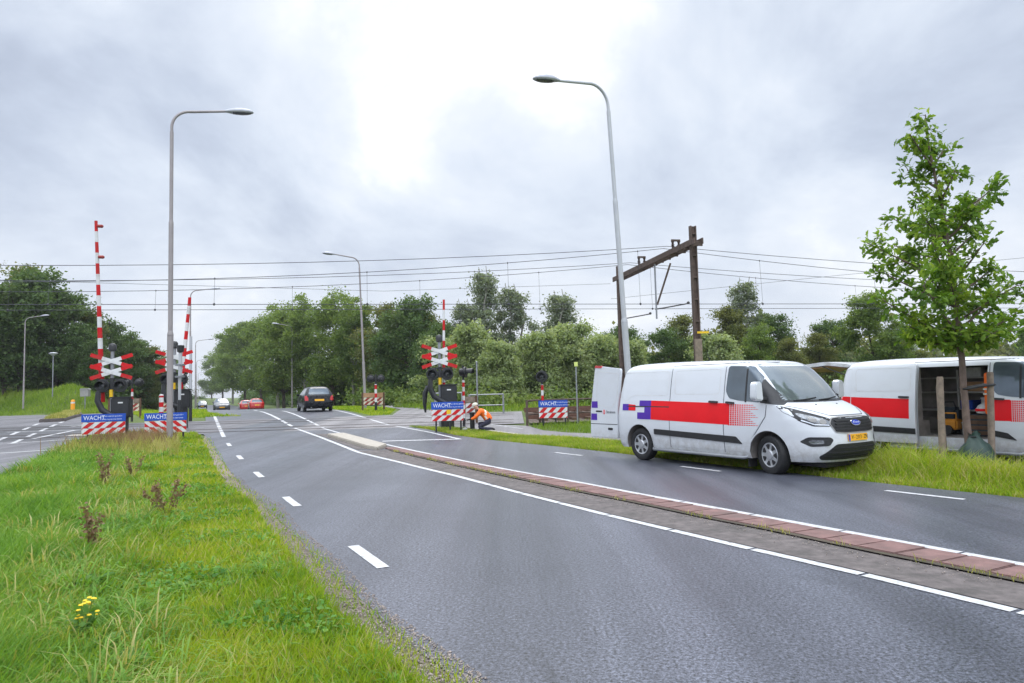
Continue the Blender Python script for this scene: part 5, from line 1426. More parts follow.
for i, (k, x, y, h, lab) in enumerate(TREES):
    wide = 1.45 if k == 'poplarwide' else (1.05 if k == 'poplar' else 1.); k = k.replace('wide', '')
    name, lm, bark, kw = PROTO[k]
    rs = random.Random(i)
    variant = (k, i % 2) if k in ('willow', 'dark', 'road') else (k, 0)
    cat = 'bush' if 'bush' in name else 'tree'
    grp = {'willow': 'pale willow bushes beyond the tracks', 'poplar': 'tall grey poplars beyond the tracks', 'dark': 'dark leafy trees behind the crossing', 'dark2': 'dark leafy trees behind the crossing', 'road': 'trees along the far road', 'road2': 'trees along the far road'}[k]
    if variant not in _made:
        t = tree_proto(name, lab, cat, grp, lm, bark, seed=11+i, **kw); _made[variant] = t
    else:
        t = copy_tree(_made[variant]); t['label'] = lab
    s = h/10.; w = s*wide*rs.uniform(.9, 1.1)
    if k == 'willow': s *= 1.12; w *= 1.05
    t.location = (x, y, T(x, y)-.1); t.rotation_euler = (0, 0, rs.uniform(0, 6.28)); t.scale = (w, w, s)

# undergrowth and the far wood that reads as one mass
def leafmass(name, label, cat, spots, leaf, mat, seed, per):
    rs = np.random.default_rng(seed); Q = []
    for (x, y, r, h) in spots:
        n = int(per*r*h)
        p = rs.normal(size=(n, 3))*np.array([r*.5, r*.5, h*.30]); p[:, 2] = np.abs(p[:, 2])+.05*h+rs.random(n)*h*.35
        p[:, :2] += (x, y); p[:, 2] += Tn(p[:, 0], p[:, 1]); Q.append(p)
    V, F = leaf_quads(np.concatenate(Q), leaf, rs)
    return tag(np_obj(name, V, F, mat), label, cat, kind='stuff')
rs = np.random.default_rng(5)
sp = []
for x in np.arange(-6.5, 42, .9):
    y = 41+.06*abs(x)**1.15+rs.normal()*1.1+(6 if x < -4 else 0)
    sp.append((x, y, .8+.5*rs.random(), .6+.8*rs.random()))
for x in np.arange(-12, 60, 1.6): sp.append((x, 54+8*rs.random(), 1.6, 1.0+1.0*rs.random()))
leafmass('undergrowth', 'ragged green undergrowth and weeds along the tracks', 'undergrowth', sp, .22, 'l_under', 31, 340)
sp = []
for q in np.arange(0, 1, .012):
    y = 60+q*230; x = np.interp(y, [a for a, b in XR], [b for a, b in XR])+8.+rs.random()*3+(2 if y < 80 else 0)
    sp.append((x, y, 1.6, 2.4+2.2*rs.random()))
for q in np.arange(0, 1, .02):
    y = 75+q*215; x = np.interp(y, [a for a, b in XL], [b for a, b in XL])-6-rs.random()*4
    sp.append((x, y, 1.8, 2.2+2.*rs.random()))
for x in np.arange(-56, -41, 1.2):
    y = 72+(-40-x)*.5+rs.random()*3; sp.append((x, y, 1.5, 1.3+rs.random()))
leafmass('dark_undergrowth', 'dark undergrowth below the roadside trees and on the bank', 'undergrowth', sp, .42, 'l_dark', 32, 130)
sp = [(x, 105+rs.random()*25+abs(x-10)*.15, 6, 6.5+3.2*rs.random()) for x in np.arange(-28, 150, 4.)]
sp += [(x, 150+rs.random()*30+abs(x)*.1, 8, 9+3*rs.random()) for x in np.arange(-190, -60, 6.) if not (-90 < x < -55)]
leafmass('far_woodland', 'far dark wood closing the horizon behind the nearer trees', 'woodland', sp, .9, 'l_olive', 33, 42)

# ------------------------------------------------------------------ young oak with stakes
def oak():
    rs = np.random.default_rng(21)
    t = thing('young_oak', 'young oak with loose open crown staked in the verge before the second van', 'tree', (7.92, 12.3, T(7.92, 12.3)))
    trunk = np.array([(-.06,0,-.1),(-.08,0,1.19),(-.10,0,2.06),(-.11,.02,3.29),(-.23,0,4.36),(-.35,.02,5.36),(-.46,0,6.2)])
    zz = trunk[:, 2]; m = MB()
    dense = [(np.interp(z, zz, trunk[:,0])+rs.normal()*.008, np.interp(z, zz, trunk[:,1])+rs.normal()*.008, z) for z in np.linspace(-.1, 6.18, 26)]
    m.tube(dense, [.062*(1-.9*i/25)**.9+.006 for i in range(26)], 10)
    tips = [(-0.46,0,6.4),(-0.96,-0.3,5.93),(-0.01,0.2,5.84),(-0.69,0.3,5.46),(-0.25,-0.4,5.22),(0.77,-0.1,5.06),(0.91,0.6,4.95),(-1.09,0.2,4.52),(-1.1,-0.6,4.49),(-1.82,-0.2,4.0),(-0.79,0.7,4.11),(-0.03,-0.7,3.85),(0.75,0.1,3.6),(-1.35,0.5,3.67),(-1.73,-0.5,2.91),(0.95,0.3,3.13),(-0.81,0.6,2.66),(0.9,-0.1,2.69),(0.04,-0.8,2.33),(-1.25,-0.3,2.5),(-0.97,0.4,2.35),(1.14,0.5,2.5),(-0.17,-0.6,2.35),(0.07,0.9,2.4),(-1.13,-1.0,3.81),(0.34,0.9,3.32),(-1.39,-1.1,3.07),(.5,-.7,3.1),(.55,.2,4.3),(-.6,-.6,3.3),(.2,.5,2.7),(-.1,.6,4.6),(-.62,-.1,2.3),(.55,-.4,2.35),(-.75,.1,4.95),(-.2,.25,5.5),(.3,-.3,4.55),(-.9,-.2,3.5)]
    tips = [(a*.95, b, z if z < 2.4 else 2.4+(z-2.4)*.97) for a, b, z in tips]
    L = []; D = []
    for tip in tips:
        tip = np.array(tip); d0 = math.hypot(tip[0]+.15, tip[1])
        bz = max(2.1, tip[2]-.25-d0*rs.uniform(.25, .55)); b = np.array([np.interp(bz, zz, trunk[:,0]), np.interp(bz, zz, trunk[:,1]), bz])
        mid = (b+tip)/2+np.array([0, 0, -.08+.1*rs.random()])
        bz_ = lambda f: b*(1-f)**2+mid*2*f*(1-f)+tip*f*f
        m.tube([tuple(bz_(f)) for f in np.linspace(0, 1, 6)], [.022*(1-.8*f)+.003 for f in np.linspace(0, 1, 6)], 5)
        n = int(4+d0*6)
        for j in range(n):
            f = .22+.78*(j+rs.random())/n; p = bz_(f); d = rs.normal(size=3); d[2] = d[2]*.5+.25; d /= np.linalg.norm(d)
            ln = rs.uniform(.12, .36)*(1.15-.4*f); e = p+d*ln
            m.tube([tuple(p), tuple((p+e)/2+np.array([0,0,.015])), tuple(e)], [.006,.004,.002], 4)
            for q in range(rs.integers(15, 25)):
                g = .25+.8*rs.random(); L.append(p+(e-p)*g+rs.normal(size=3)*.06); D.append(d+rs.normal(size=3)*.8)
    m.build('trunk', 'bark2', t, 50)
    L = np.array(L); D = np.array(D); D[:, 2] -= .15; D /= np.linalg.norm(D, axis=1, keepdims=True); n = len(L)
    up = rs.normal(size=(n, 3))*.55; up[:, 2] += .9; S = np.cross(D, up); S /= np.linalg.norm(S, axis=1, keepdims=True)+1e-9; U = np.cross(S, D)
    ln = rs.uniform(.09, .165, (n, 1))
    # lobed oak outline: pairs of (along, half width)
    prof = [(0,.03),(.22,.13),(.34,.10),(.52,.27),(.62,.17),(.78,.24),(.88,.12),(1.,.02)]
    V = []
    for sgn in (-1, 1):
        for a, w in prof: V.append(L+D*ln*a+S*ln*(w*sgn)+U*ln*(abs(w)*.35-.18*a*a))
    V = np.stack(V, 1); K = len(prof); F = np.array([(i, i+1, K+i+1, K+i) for i in range(K-1)])
    F = (F[None]+np.arange(n)[:, None, None]*2*K).reshape(-1, 4)
    np_obj('crown', V.reshape(-1, 3), F, 'l_oak', t)
    return n
oak()
def stake(p, q, label):
    t = thing('tree_stake', label, 'stake', (q[0], q[1], T(q[0], q[1])))
    m = MB(); d = Vector(p)-Vector(q); ln = Vector((d.x, d.y, p[2]-T(q[0], q[1])))
    m.tube([(-ln.x*.1, -ln.y*.1, -.2), tuple(ln*.33), tuple(ln*.66), tuple(ln*.98), tuple(ln)], [.055,.053,.052,.052,.044], 12); m.build('pole', 'wood', t, 40)
    return t
stake((7.25,12.0,1.60), (7.2,12.0,0), 'left wooden stake of the young oak')
stake((8.31,12.3,1.66), (8.23,12.3,0), 'right wooden stake with the black strap tied to the oak')
stake((7.68,12.75,1.45), (7.72,12.8,0), 'thin rear wooden stake behind the oak trunk')
t = thing('tree_strap', 'black rubber strap tying the oak trunk to its stake', 'strap', (8.3, 12.3, 1.42))
m = MB()
m.tube([(.05,.0,.02),(.02,-.075,.02),(-.04,-.075,.015),(-.2,-.03,.0),(-.42,-.08,-.035),(-.50,-.05,-.04),(-.50,.05,-.04),(-.42,.06,-.03),(-.2,.0,.01),(-.04,.07,.02),(.03,.07,.02),(.05,.0,.02)], .022, 8); m.build('band', 'black_plastic', t, 60)
t = thing('watering_bag', 'crumpled dark green watering bag round the foot of the oak', 'watering bag', (7.88, 12.22, T(7.88, 12.22)))
m = MB(); rs = np.random.default_rng(3); n = 26; prof = [(.22,.0),(.25,.12),(.23,.26),(.17,.40),(.10,.50),(.065,.57),(.08,.63)]
vs = []
for i, (r, z) in enumerate(prof):
    for k in range(n):
        a = 2*PI*k/n; w = 1+.12*math.sin(5*a+i*.8)+.07*math.sin(9*a-i)+rs.normal()*.02
        vs.append((r*w*math.cos(a)*1.15+.05*(1-z), r*w*math.sin(a), z+.03*math.sin(3*a+i)))
m.add(vs, [(i*n+k, i*n+(k+1)%n, (i+1)*n+(k+1)%n, (i+1)*n+k) for i in range(len(prof)-1) for k in range(n)]); m.build('bag_skin', 'bag', t, 80)
m = MB(); m.tube([(-.085,0,.56),(0,-.09,.56),(.085,0,.56),(0,.09,.56),(-.085,0,.56)], .012, 6); m.build('tie', 'black_plastic', t)

# ------------------------------------------------------------------ grass
def inside(poly, x, y):
    r = np.zeros(len(x), bool); n = len(poly)
    for i in range(n):
        x1, y1 = poly[i]; x2, y2 = poly[(i+1) % n]
        c = ((y1 > y) != (y2 > y)) & (x < (x2-x1)*(y-y1)/(y2-y1+1e-12)+x1); r ^= c
    return r
def sm_noise(x, y, seed, scale):
    r = np.random.default_rng(seed); z = np.zeros_like(x)
    for k in range(6):
        a = r.random()*2*PI; f = scale*(.6+.9*r.random()); z += np.sin((x*math.cos(a)+y*math.sin(a))*f+r.random()*6.28)
    return z/6
def blades(name, label, x, y, h, w, mat, seed, cat='grass', lean=.5, parent=None):
    r = np.random.default_rng(seed); n = len(x); z = Tn(x, y)-.04
    a = r.random(n)*2*PI; ca, sa = np.cos(a), np.sin(a); b = r.random(n)*2*PI
    bend = h*lean*(.35+.9*r.random(n)); bx, by = np.cos(b)*bend, np.sin(b)*bend
    V = np.empty((n, 5, 3))
    for i, (f, g) in enumerate(((0, 1.), (.55, .8))):
        for j, s in enumerate((-1, 1)):
            V[:, i*2+j, 0] = x+bx*f*f+ca*w*g*s*.5; V[:, i*2+j, 1] = y+by*f*f+sa*w*g*s*.5; V[:, i*2+j, 2] = z+h*f
    V[:, 4, 0] = x+bx; V[:, 4, 1] = y+by; V[:, 4, 2] = z+h*(1-.25*lean*r.random(n))
    F = np.array([(0, 1, 3), (0, 3, 2), (2, 3, 4)])[None]+np.arange(n)[:, None, None]*5
    o = np_obj(name, V.reshape(-1, 3), F.reshape(-1, 3), mat)
    return tag(o, label, cat, kind='stuff')
def scatter(poly, n, seed, ydens=None):
    r = np.random.default_rng(seed); px = [p[0] for p in poly]; py = [p[1] for p in poly]
    k = int(n*2.2); X = []; Yv = []; got = 0
    while got < n:
        u = r.random(k)
        if ydens:   # density falling as 1/y^p between near and far end
            y0, y1, p = ydens; q = 1-p
            y = (y0**q+u*(y1**q-y0**q))**(1/q)
        else: y = min(py)+u*(max(py)-min(py))
        x = min(px)+r.random(k)*(max(px)-min(px))
        ok = inside(poly, x, y); X.append(x[ok]); Yv.append(y[ok]); got += ok.sum()
    return np.concatenate(X)[:n], np.concatenate(Yv)[:n]
Yv_ = [-1.5, 2.5, 4.07, 5.26, 6.71, 8.58, 10.09, 12.38, 16.14, 20.61, 24.66, 26.3]
verge_r = [(float(road_l(y))-gw(y)*.7, y) for y in Yv_]
verge_l = [(-3.9, -1.5), (-10.2, 14.49), (-13.3, 21.3), (-14.9, 25.0), (-15.3, 26.2)]
VERGE = verge_r+verge_l[::-1]
def edge_dist(x, y): return np.interp(y, [q[1] for q in verge_r], [q[0] for q in verge_r])-x
# mown strip beside the road, lush rough growth further left
x, y = scatter(VERGE, 250000, 1, (2.6, 26.3, 1.75))
d = edge_dist(x, y)
rough = np.clip((d-1.15-.35*sm_noise(x, y, 4, .9))/1.3, 0, 1)*np.clip((24.-y)/3, .35, 1)
far = np.clip(y/4., 1, 6)
r_ = np.random.default_rng(8).random(len(x))
hh = (.06+.11*r_+.035*sm_noise(x, y, 9, 2.2))*(1-rough)+(.15+.28*r_**1.3+.13*sm_noise(x, y, 5, 1.5))*rough
hh = np.maximum(.03, hh)
pick = np.random.default_rng(2).random(len(x))
lush = rough*(1.05-.35*sm_noise(x, y, 12, .8)) > pick
dry = (~lush) & (np.random.default_rng(3).random(len(x)) < .10+.20*np.clip(sm_noise(x, y, 14, 1.1), 0, 1)+.15*np.clip((y-15)/9, 0, 1)*rough)
shortg = ~(lush | dry)
W = .0058+.0014*y
for nm, lab, mk_, mt, sd_ in (('lush_grass', 'long lush bright green grass on the left of the near verge', lush, 'g_lush', 41), ('short_grass', 'short yellow green mown grass strip beside the road', shortg, 'g_short', 42), ('dry_grass', 'straw coloured dry blades among the near verge grass', dry, 'g_dry', 43)):
    blades(nm, lab, x[mk_], y[mk_], hh[mk_]*(1.15 if mt == 'g_dry' else 1), (W*(1.15 if mt == 'g_lush' else .9))[mk_], mt, sd_, lean=.75 if mt == 'g_lush' else .55)
# tufts: blades fanning out of shared roots
def tufts(name, label, poly, n, per, hs, wd, mat, seed, yd, keep, lean=.9, spread=.05):
    r = np.random.default_rng(seed); cx, cy = scatter(poly, n, seed+1, yd); ok = keep(cx, cy); cx, cy = cx[ok], cy[ok]; n = len(cx)
    H = hs[0]+(hs[1]-hs[0])*r.random(n)**1.6; a = r.random((n, per))*2*PI; q = np.sqrt(r.random((n, per)))
    R = spread*(.6+.8*r.random((n, 1)))*(1+.05*cy[:, None])
    x = (cx[:, None]+np.cos(a)*q*R).ravel(); y = (cy[:, None]+np.sin(a)*q*R).ravel()
    h = (H[:, None]*(.55+.6*r.random((n, per)))).ravel(); out = h*lean*(.25+.8*r.random(n*per)); a = (a+r.normal(size=a.shape)*.5).ravel()
    w = (wd+.0013*y)*(.7+.7*r.random(n*per)); z = Tn(x, y)-.04; N_ = len(x); V = np.empty((N_, 7, 3)); ca, sa = -np.sin(a), np.cos(a)
    for i, (f, g) in enumerate(((0, .8), (.4, 1.), (.75, .7))):
        for j, sg in enumerate((-1, 1)):
            V[:, i*2+j, 0] = x+np.cos(a)*out*f**2+ca*w*g*sg*.5; V[:, i*2+j, 1] = y+np.sin(a)*out*f**2+sa*w*g*sg*.5; V[:, i*2+j, 2] = z+h*(f-.30*f**3*lean)
    V[:, 6, 0] = x+np.cos(a)*out*1.15; V[:, 6, 1] = y+np.sin(a)*out*1.15; V[:, 6, 2] = z+h*(1-.42*lean)
    F = np.array([(0,1,3),(0,3,2),(2,3,5),(2,5,4),(4,5,6)])[None]+np.arange(N_)[:, None, None]*7
    return tag(np_obj(name, V.reshape(-1, 3), F.reshape(-1, 3), mat), label, 'grass', kind='stuff')
kl = lambda x, y: edge_dist(x, y) > 1.25+.4*sm_noise(x, y, 4, .9)+.5*np.random.default_rng(1).random(len(x))
tufts('tall_tuft_grass', 'tall drooping grass tufts on the left of the near verge', VERGE, 4200, 26, (.13, .46), .0052, 'g_lush', 201, (2.6, 25, 1.7), kl, 1.0, .07)
tufts('pale_tuft_grass', 'pale seeding grass tufts among the lush verge', VERGE, 1500, 14, (.18, .50), .0032, 'g_dry', 204, (2.8, 25, 1.5), kl, .6, .06)
ks = lambda x, y: (edge_dist(x, y) > .12) & (edge_dist(x, y) < 2.2)
tufts('low_tuft_grass', 'low darker tufts in the mown strip beside the road', VERGE, 3000, 22, (.08, .22), .0055, 'g_lush', 207, (2.6, 25, 1.7), ks, .9, .05)
# sparse blades creeping over the gravel edge
x, y = scatter([(q[0]+.30, q[1]) for q in verge_r]+[(q[0]-.05, q[1]) for q in verge_r][::-1], 5500, 51, (2.6, 24., 1.7))
blades('edge_grass', 'sparse grass creeping over the gravel edge of the road', x, y, .03+.08*np.random.default_rng(6).random(len(x)), .004+.0008*y, 'g_short', 52)
# right verge round the vans and the oak
RV = [(float(road_r(y))+.06, y) for y in (6.2, 9.2, 10.8, 12.2, 16.9, 18.7, 20., 21.3, 23.1, 25.9, 27.3)]+[(-2.0,26.0),(0.0,22.7),(1.5,21.7),(2.9,20.0),(5.2,16.0),(9.3,8.9),(11.2,6.2)]
x, y = scatter(RV, 90000, 61); rr = np.random.default_rng(62).random(len(x))
tall = np.clip((y < 14.2)*np.clip((x-road_r(y)-.35)/.9, 0, 1), 0, 1)
hh = .05+.10*rr+tall*(.06+.38*rr**1.8)*(1+.8*sm_noise(x, y, 66, 2.))
dm = np.random.default_rng(63).random(len(x)) < .30
for nm, lab, mk_, mt in (('verge_grass', 'grass verge between the road and the path under the vans and oak', ~dm, 'g_short'), ('dry_verge_grass', 'dry straw blades among the verge grass by the vans', dm, 'g_dry')):
    blades(nm, lab, x[mk_], y[mk_], hh[mk_], np.full(mk_.sum(), .013), mt, 64, lean=.7)
OAK = [(8.9,15.2),(11.5,9.0),(13.5,5.5),(24,2),(20,16),(12,20)]
x, y = scatter([(5.,16.9),(3.4,20.6),(2.2,23.2),(.9,25.),(.6,26.4),(2.5,27.4),(12,29.5),(26,31),(26,6),(13,4.),(12.4,9.2),(8.1,16.)], 60000, 71); rr = np.random.default_rng(72).random(len(x))
blades('field_grass', 'rough grass between the path and the railway behind the vans', x, y, .08+.22*rr**1.5, np.full(len(x), .022), 'g_bank', 73, lean=.6)
# island grass across the crossing and beyond
for nm, lab, poly, n, hmax, mt, sd_ in (
    ('island_grass', 'grass island between the far road and the path beyond the tracks', [(-9.7,41.6),(-7.2,35.6),(-6.3,36.),(-6.9,41.5),(-9.,48.),(-15.,61.),(-20.5,71.),(-22.3,71.)], 16000, .13, 'g_short', 81),
    ('left_island_grass', 'bright grass between the side road and the main road beyond the tracks', [(-19.,36.2),(-14.2,36.9),(-15.8,38.4),(-18.6,43.),(-27.,62.),(-36,81),(-43,81),(-31,56.),(-27,50.)], 42000, .20, 'g_short', 82),
    ('bank_grass', 'rough green grass on the bank behind the side road', [(-80,85),(-43.,59.),(-36.,54.8),(-31.2,54.3),(-36,70),(-44,88)], 70000, .55, 'g_bank', 83),
    ('trackside_grass', 'rough grass and weeds beyond the railway', [(-5.8,42),(-3.8,36.4),(1.,37.),(30,42.5),(46,46),(60,62),(20,58),(-8,58),(-8.,47.)], 60000, .5, 'g_bank', 84),
    ('kerb_grass', 'grass on top of the side road traffic island', [(-23.1,34.8),(-22.4,35.3),(-26.6,43.4),(-33,53.8),(-34.3,54.),(-27.4,43.)], 9000, .22, 'g_dry', 85)):
    x, y = scatter(poly, n, sd_); rr = np.random.default_rng(sd_+100).random(len(x))
    o = blades(nm, lab, x, y, .04+hmax*rr**1.6, np.full(len(x), .03)*(1 if y.mean() < 50 else 1.5), mt, sd_, lean=.6)
    if nm == 'kerb_grass': o.location.z = .18
# loose gravel along the asphalt edge
def pebbles(name, label, poly, n, seed, s0, s1, mat='pebble', yd=(2.6, 14, 1.6)):
    x, y = scatter(poly, n, seed, yd); r = np.random.default_rng(seed); z = Tn(x, y)
    s = s0+(s1-s0)*r.random(n)**2
    base = np.array([(1,0,0),(-1,0,0),(0,1,0),(0,-1,0),(0,0,.7),(0,0,-.7)], float)
    F = np.array([(0,2,4),(2,1,4),(1,3,4),(3,0,4),(2,0,5),(1,2,5),(3,1,5),(0,3,5)])
    a = r.random(n)*6.28; c, sn = np.cos(a), np.sin(a)
    V = base[None]*(s[:, None, None]*(.6+.8*r.random((n, 6, 1))))
    V = np.stack([V[..., 0]*c[:, None]-V[..., 1]*sn[:, None]*.8, V[..., 0]*sn[:, None]+V[..., 1]*c[:, None], V[..., 2]], -1)
    V += np.stack([x, y, z+s*.3], -1)[:, None]
    o = np_obj(name, V.reshape(-1, 3), (F[None]+np.arange(n)[:, None, None]*6).reshape(-1, 3), mat)
    return tag(o, label, 'gravel', kind='stuff')
pebbles('gravel', 'loose gravel along the broken edge of the asphalt', [(q[0]-.08, q[1]) for q in verge_r]+[(q[0]+.40, q[1]) for q in verge_r][::-1], 15000, 91, .003, .012)
# weeds: ragwort, dock stalks, seedy patch, low rosettes
t = thing('ragwort', 'yellow flowering ragwort in the lush grass at lower left', 'wildflower', (-2.62, 4.35, 0))
rs = np.random.default_rng(6); m = MB(); fl = MB(); C = []
for k in range(6):
    a = rs.random()*6.28; e = (.10*math.cos(a)+rs.normal()*.03, .10*math.sin(a), .30+.14*rs.random()); m.tube([(0,0,0), (e[0]*.5, e[1]*.5, e[2]*.55), e], [.005,.004,.003], 5)
    for q in range(3):
        c = (e[0]+rs.normal()*.022, e[1]+rs.normal()*.022, e[2]+rs.normal()*.012)
        fl.lathe([(.004,.0),(.017,.006),(.014,.011),(.003,.013)], 8, org=c)
    C += [np.array(e)*f+rs.normal(size=3)*.03 for f in rs.random(9)]
m.build('stem', 'weed_leaf', t, 50); fl.build('blossoms', 'petal', t, 50)
V, F = leaf_quads(np.array(C), .075, rs); np_obj('leaves', V, F, 'weed_leaf', t); t.scale = (.8, .8, .85)
def dock(x, y, h, n, lab, seed, spread=.25):
    t = thing('dock_stalk', lab, 'weed', (x, y, T(x, y)), 0, 'dead dock stalks in the verge'); rs = np.random.default_rng(seed); m = MB(); C = []
    for k in range(n):
        a = rs.random()*6.28; q = spread*(.3+rs.random()); e = np.array([q*math.cos(a), q*math.sin(a)*.6, h*(.7+.4*rs.random())])
        m.tube([(0,0,0), tuple(e*.5+np.array([0,0,.04])), tuple(e)], [.005,.004,.002], 5)
        C += [e*f+rs.normal(size=3)*.022 for f in .35+.65*rs.random(90)]
    m.build('stem', 'seed', t, 50); V, F = leaf_quads(np.array(C), .035, rs); np_obj('seed_heads', V, F, 'seed', t)
dock(-4.55, 9.3, .50, 5, 'dark dead dock stalk spreading in the middle of the verge', 3, .30)
dock(-6.75, 11.7, .62, 4, 'upright dead dock stalk near the side road edge', 4, .14)
dock(-4.1, 6.9, .5, 3, 'thin dead dock stalk left of the mown strip', 5, .12)
dock(-7.3, 13.6, .5, 3, 'small dead dock stalk farthest up the verge', 6, .16)
def seed_patch():
    r = np.random.default_rng(77); n = 2600
    x = -11.0+r.normal(size=n)*.62; y = 20.6+r.normal(size=n)*.7; ok = edge_dist(x, y) > .9; x, y = x[ok], y[ok]
    h = .35+.35*r.random(len(x)); blades('seed_grass', 'brown seeding grass patch before the blue topped boards', x, y, h, np.full(len(x), .02), 'seed', 78, lean=.35)
    n = 3600; x = -10.6+r.normal(size=n)*1.1; y = 19.8+r.normal(size=n)*1.3; ok = (edge_dist(x, y) > .8) & inside(VERGE, x, y); x, y = x[ok], y[ok]
    blades('straw_grass', 'tall straw grass before the blue topped boards', x, y, .28+.3*r.random(len(x)), np.full(len(x), .02), 'g_dry', 79, lean=.4)
seed_patch()
def rosette(x, y, lab, seed, R=.22):
    t = thing('broad_leaf_weed', lab, 'weed', (x, y, T(x, y)), 0, 'broad leaf weeds in the verge'); rs = np.random.default_rng(seed); m = MB()
    for k in range(11):
        a = k*2.4; L = R*(.6+.6*rs.random()); W = L*.30; c, s = math.cos(a), math.sin(a); up = .5+.5*rs.random()
        vs = []
        for f, w in ((0,.15),(.3,.8),(.6,1.),(.85,.6),(1,.05)):
            z = L*up*(f-.55*f*f)+.10
            for sg in (-1, 0, 1): vs.append((c*L*f-s*W*w*sg, s*L*f+c*W*w*sg, z+(.02 if sg else 0)))
        m.add(vs, [(i*3+j, i*3+j+1, i*3+4+j, i*3+3+j) for i in range(4) for j in range(2)])
    m.build('leaves', 'weed_leaf', t, 60)
rosette(-2.45, 4.2, 'broad leaf weed beside the yellow ragwort', 1, .15); rosette(-3.35, 5.6, 'broad grey green weed left of the ragwort', 2, .16); rosette(-2.1, 3.95, 'broad leaf weed right below the ragwort', 3, .13)

# weeds along the median joint and grit on the older strip
PGw, _ = resample([q for q in Gl if q[1] > 1], .02)
r = np.random.default_rng(301); k = r.integers(0, len(PGw), 1500); cl = sm_noise(PGw[k, 0]*3, PGw[k, 1]*3, 302, 2.) > .05
k = k[cl]; x = PGw[k, 0]+r.normal(size=len(k))*.025; y = PGw[k, 1]+r.normal(size=len(k))*.02
o = blades('joint_weeds', 'small weeds growing along the joint of the median strip', x, y, .02+.07*r.random(len(k))**2, .004+.0006*y, 'g_dry', 303, lean=.7); o.location.z = .05
k = r.integers(0, len(PGw), 2600); x = PGw[k, 0]-.05-np.abs(r.normal(size=len(k)))*.16; y = PGw[k, 1]-np.abs(r.normal(size=len(k)))*.05
z = Tn(x, y)+.016; s_ = .002+.007*r.random(len(k))**3
base = np.array([(1,0,0),(-1,0,0),(0,1,0),(0,-1,0),(0,0,.8),(0,0,-.8)], float); F = np.array([(0,2,4),(2,1,4),(1,3,4),(3,0,4),(2,0,5),(1,2,5),(3,1,5),(0,3,5)])
V = base[None]*(s_[:, None, None]*(.6+.8*r.random((len(k), 6, 1))))+np.stack([x, y, z], -1)[:, None]
tag(np_obj('grit', V.reshape(-1, 3), (F[None]+np.arange(len(k))[:, None, None]*6).reshape(-1, 3), 'pebble'), 'loose grit on the older concrete strip of the median', 'gravel', kind='stuff')

def low_leaves(name, label, n, seed, keep, size, hmax, mat, flat):
    x, y = scatter(VERGE, n, seed, (2.6, 22, 1.7)); ok = keep(x, y); x, y = x[ok], y[ok]; rs = np.random.default_rng(seed)
    C = np.stack([x, y, Tn(x, y)+hmax*(.35+.65*rs.random(len(x)))], 1); V, F = leaf_quads(C, size, rs, flat); k = 1+.06*np.repeat(y, 4)[:, None]
    V = np.repeat(C, 4, 0)+(V-np.repeat(C, 4, 0))*k
    tag(np_obj(name, V, F, mat), label, 'ground cover', kind='stuff')
low_leaves('clover', 'low clover and small leafy weeds in patches of the mown strip', 40000, 401, lambda x, y: (sm_noise(x*1.3, y*1.3, 402, 2.2) > .12) & (edge_dist(x, y) > .1) & (edge_dist(x, y) < 3.4), .034, .10, 'clover', 3.)
x, y = scatter(VERGE, 30000, 405, (2.6, 22, 1.7)); ok = (sm_noise(x, y, 406, 2.) > -.1) & (edge_dist(x, y) > .0) & (edge_dist(x, y) < 2.8); x, y = x[ok], y[ok]
blades('thatch', 'dead straw lying among the mown strip', x, y, .05+.05*np.random.default_rng(407).random(len(x)), .0035+.0009*y, 'thatch', 408, lean=1.6)
# ------------------------------------------------------------------ cars on the road
HB = Body(
    xf=[(.2,1.88),(.3,1.95),(.5,1.96),(.62,1.93),(.70,1.84),(.76,1.62),(.82,1.28),(.88,.98),(.92,.86),(1.1,.56),(1.3,.20),(1.38,.02),(1.42,-.3),(1.44,-.8)],
    xr=[(.2,-1.80),(.3,-1.90),(.5,-1.93),(.7,-1.90),(.9,-1.87),(1.1,-1.76),(1.3,-1.58),(1.38,-1.44),(1.42,-1.2),(1.44,-.9)],
    w=[(.2,.74),(.3,.79),(.5,.82),(.7,.825),(.85,.815),(.92,.79),(1.1,.71),(1.3,.60),(1.38,.53),(1.42,.42),(1.44,.2)],
    af=[(.2,.45),(.6,.5),(.8,.35),(.92,.22),(1.3,.2),(1.44,.3)], ar=[(.2,.25),(.7,.22),(.95,.2),(1.44,.25)], mf=3.2, mr=3.4)
HZ = list(np.r_[np.linspace(.22, .9, 16), np.linspace(.93, 1.36, 14), np.linspace(1.38, 1.44, 6)])
